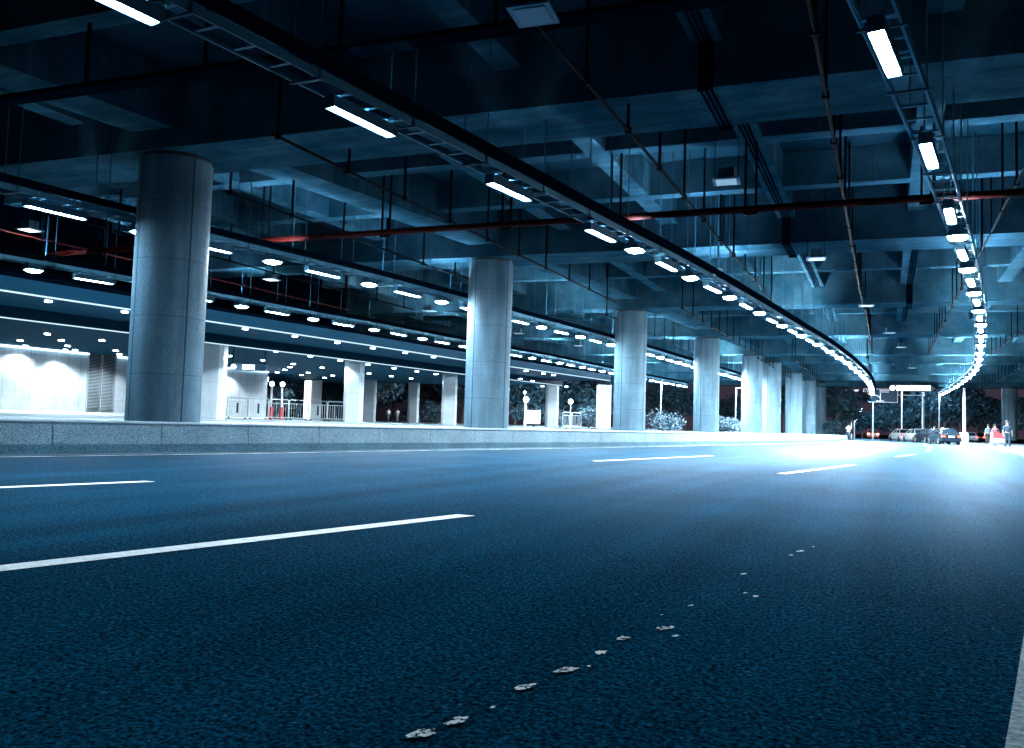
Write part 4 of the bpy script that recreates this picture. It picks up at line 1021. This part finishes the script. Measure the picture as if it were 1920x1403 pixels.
    for e in (-1, 1): mb.cbox((e * .035 * s, .078 * s, 1.675 * s), .022, .015, .012); mb.cbox((e * .098 * s, -.01, 1.66 * s), .02, .035, .055)
    mb.build('face', m_skin, t)
    return t
c = dist(1889, 838, 60); person('person in a dark shirt and shorts standing on the right kerb before the column', (c.x, c.y, .146), 3.3, 1.66, (.02, .05, .08), (.02, .05, .08))
c = dist(1853, 830, 75); person('person in dark clothes standing left of the luggage trolley', (c.x, c.y, .146), .5, 1.6, (.10, .17, .22), (.01, .015, .02))
c = dist(1866, 830, 73); person('person in white trousers behind the red boxes', (c.x, c.y, .146), .2, 1.6, (.5, .12, .15), (.7, .72, .74))
c = dist(728, 788, 78); person('left walker in a white shirt crossing between the square columns', (c.x, c.y, .55), 1.2, 1.25, (.75, .78, .8), (.12, .2, .26), 'walk')
c = dist(745, 788, 78); person('right walker in a white top beside another walker', (c.x, c.y, .55), 1.0, 1.22, (.75, .78, .8), (.25, .33, .38), 'walk')
# trolley with red boxes
c = dist(1874, 832, 70); t = thing('luggage_trolley', 'pale luggage trolley beside the person at the right kerb', 'trolley', (c.x, c.y, .146), .2)
mb = MB()
for sx in (-.4, .4):
    mb.tube((sx, 0, .1), (sx, 0, 1.15), .03, 6); mb.tube((sx, 0, .18), (sx, .8, .18), .03, 6)
mb.tube((-.4, 0, 1.15), (.4, 0, 1.15), .03, 6); mb.tube((-.4, 0, .6), (.4, 0, .6), .02, 6); mb.cbox((0, .4, .2), .8, .8, .04); mb.build('frame', m_galv, t)
for sx, yy in ((-.35, .05), (.35, .05), (0, .75)):
    mb = MB(); mb.tube((sx - .02, yy, .08), (sx + .02, yy, .08), .08, 12); mb.build('wheel', m_tyre, t)
mb = MB(); mb.hexa([(-.42, .08, 0), (.42, .08, 0), (.42, .62, 0), (-.42, .62, 0), (-.40, .10, .42), (.40, .10, .42), (.40, .60, .42), (-.40, .60, .42)])
mb.box(-.43, .43, .07, .63, .36, .43)
o = mb.build('storage_box', mat('red_box', (.75, .08, .10), .5), None); o.location = (c.x, c.y, .146 + .55); o.rotation_euler = (0, 0, .2); tag(o, 'red box stacked on the luggage trolley', 'box')
mb = MB(); mb.cbox((0, .33, .385), .8, .7, .31); o = mb.build('storage_box', mat('white_box', (.6, .65, .68), .5), None); o.location = (c.x, c.y, .146); o.rotation_euler = (0, 0, .2); tag(o, 'pale box under the red box on the trolley', 'box')

def two_wheeler(label, loc, rz, motor=False):
    t = thing('motorcycle' if motor else 'bicycle', label, 'motorcycle' if motor else 'bicycle', loc, rz)
    R_ = .30 if motor else .33
    for yy in (-.52, .52):
        mb = MB(); n = 20; rr = .07 if motor else .022
        for k in range(n):
            a, b = 2 * math.pi * k / n, 2 * math.pi * (k + 1) / n
            mb.tube((0, yy + math.cos(a) * R_, R_ + rr + math.sin(a) * R_), (0, yy + math.cos(b) * R_, R_ + rr + math.sin(b) * R_), rr, 6)
        w = mb.build('wheel', m_tyre, t); mb = MB()
        for k in range(8):
            a = math.pi * k / 4; mb.tube((0, yy, R_), (0, yy + math.cos(a) * R_, R_ + math.sin(a) * R_), .008, 4)
        mb.build('spokes', m_galv, w)
    mb = MB()
    F_ = [((0, -.52, R_), (0, -.15, .30)), ((0, -.52, R_), (0, -.2, .82)), ((0, -.15, .30), (0, -.22, .90)), ((0, -.15, .30), (0, .38, .80)), ((0, -.2, .80), (0, .36, .88)), ((0, .36, .98), (0, .52, R_))]
    for a, b in F_: mb.tube(a, b, .045 if motor else .018, 6)
    mb.build('frame', m_galv if not motor else m_black, t)
    mb = MB(); mb.tube((-.28, .30, 1.02), (.28, .30, 1.02), .018, 6); mb.tube((0, .36, .9), (0, .32, 1.02), .018, 6); mb.build('handlebar', m_galv, t)
    mb = MB(); mb.cbox((0, -.22, .92), .16, .28 if not motor else .6, .06); mb.build('saddle', m_black, t)
    if motor:
        mb = MB(); mb.cbox((0, .05, .55), .34, .7, .4); mb.build('fairing', mat('fairing', (.3, .03, .03), .3), t)
        mb = MB(); mb.cbox((0, -.72, .75), .22, .04, .12); mb.build('tail_light', m_redlamp, t)
    return t
c = dist(1591, 817, 100); two_wheeler('bicycle ridden along the end of the platform', (c.x, c.y, 0), .3)
person('cyclist in a white shirt riding at the end of the platform', (c.x, c.y, .02), .3, 1.75, (.8, .82, .82), (.2, .25, .3), 'ride')
c = dist(1752, 830, 90); two_wheeler('motorcycle between the black car and the dark sedan', (c.x, c.y, 0), .2, True)
person('motorcycle rider in dark clothes between the parked cars', (c.x, c.y, .02), .2, 1.62, (.05, .06, .08), (.03, .03, .04), 'ride')

# hide nothing: unused prototypes do not remain
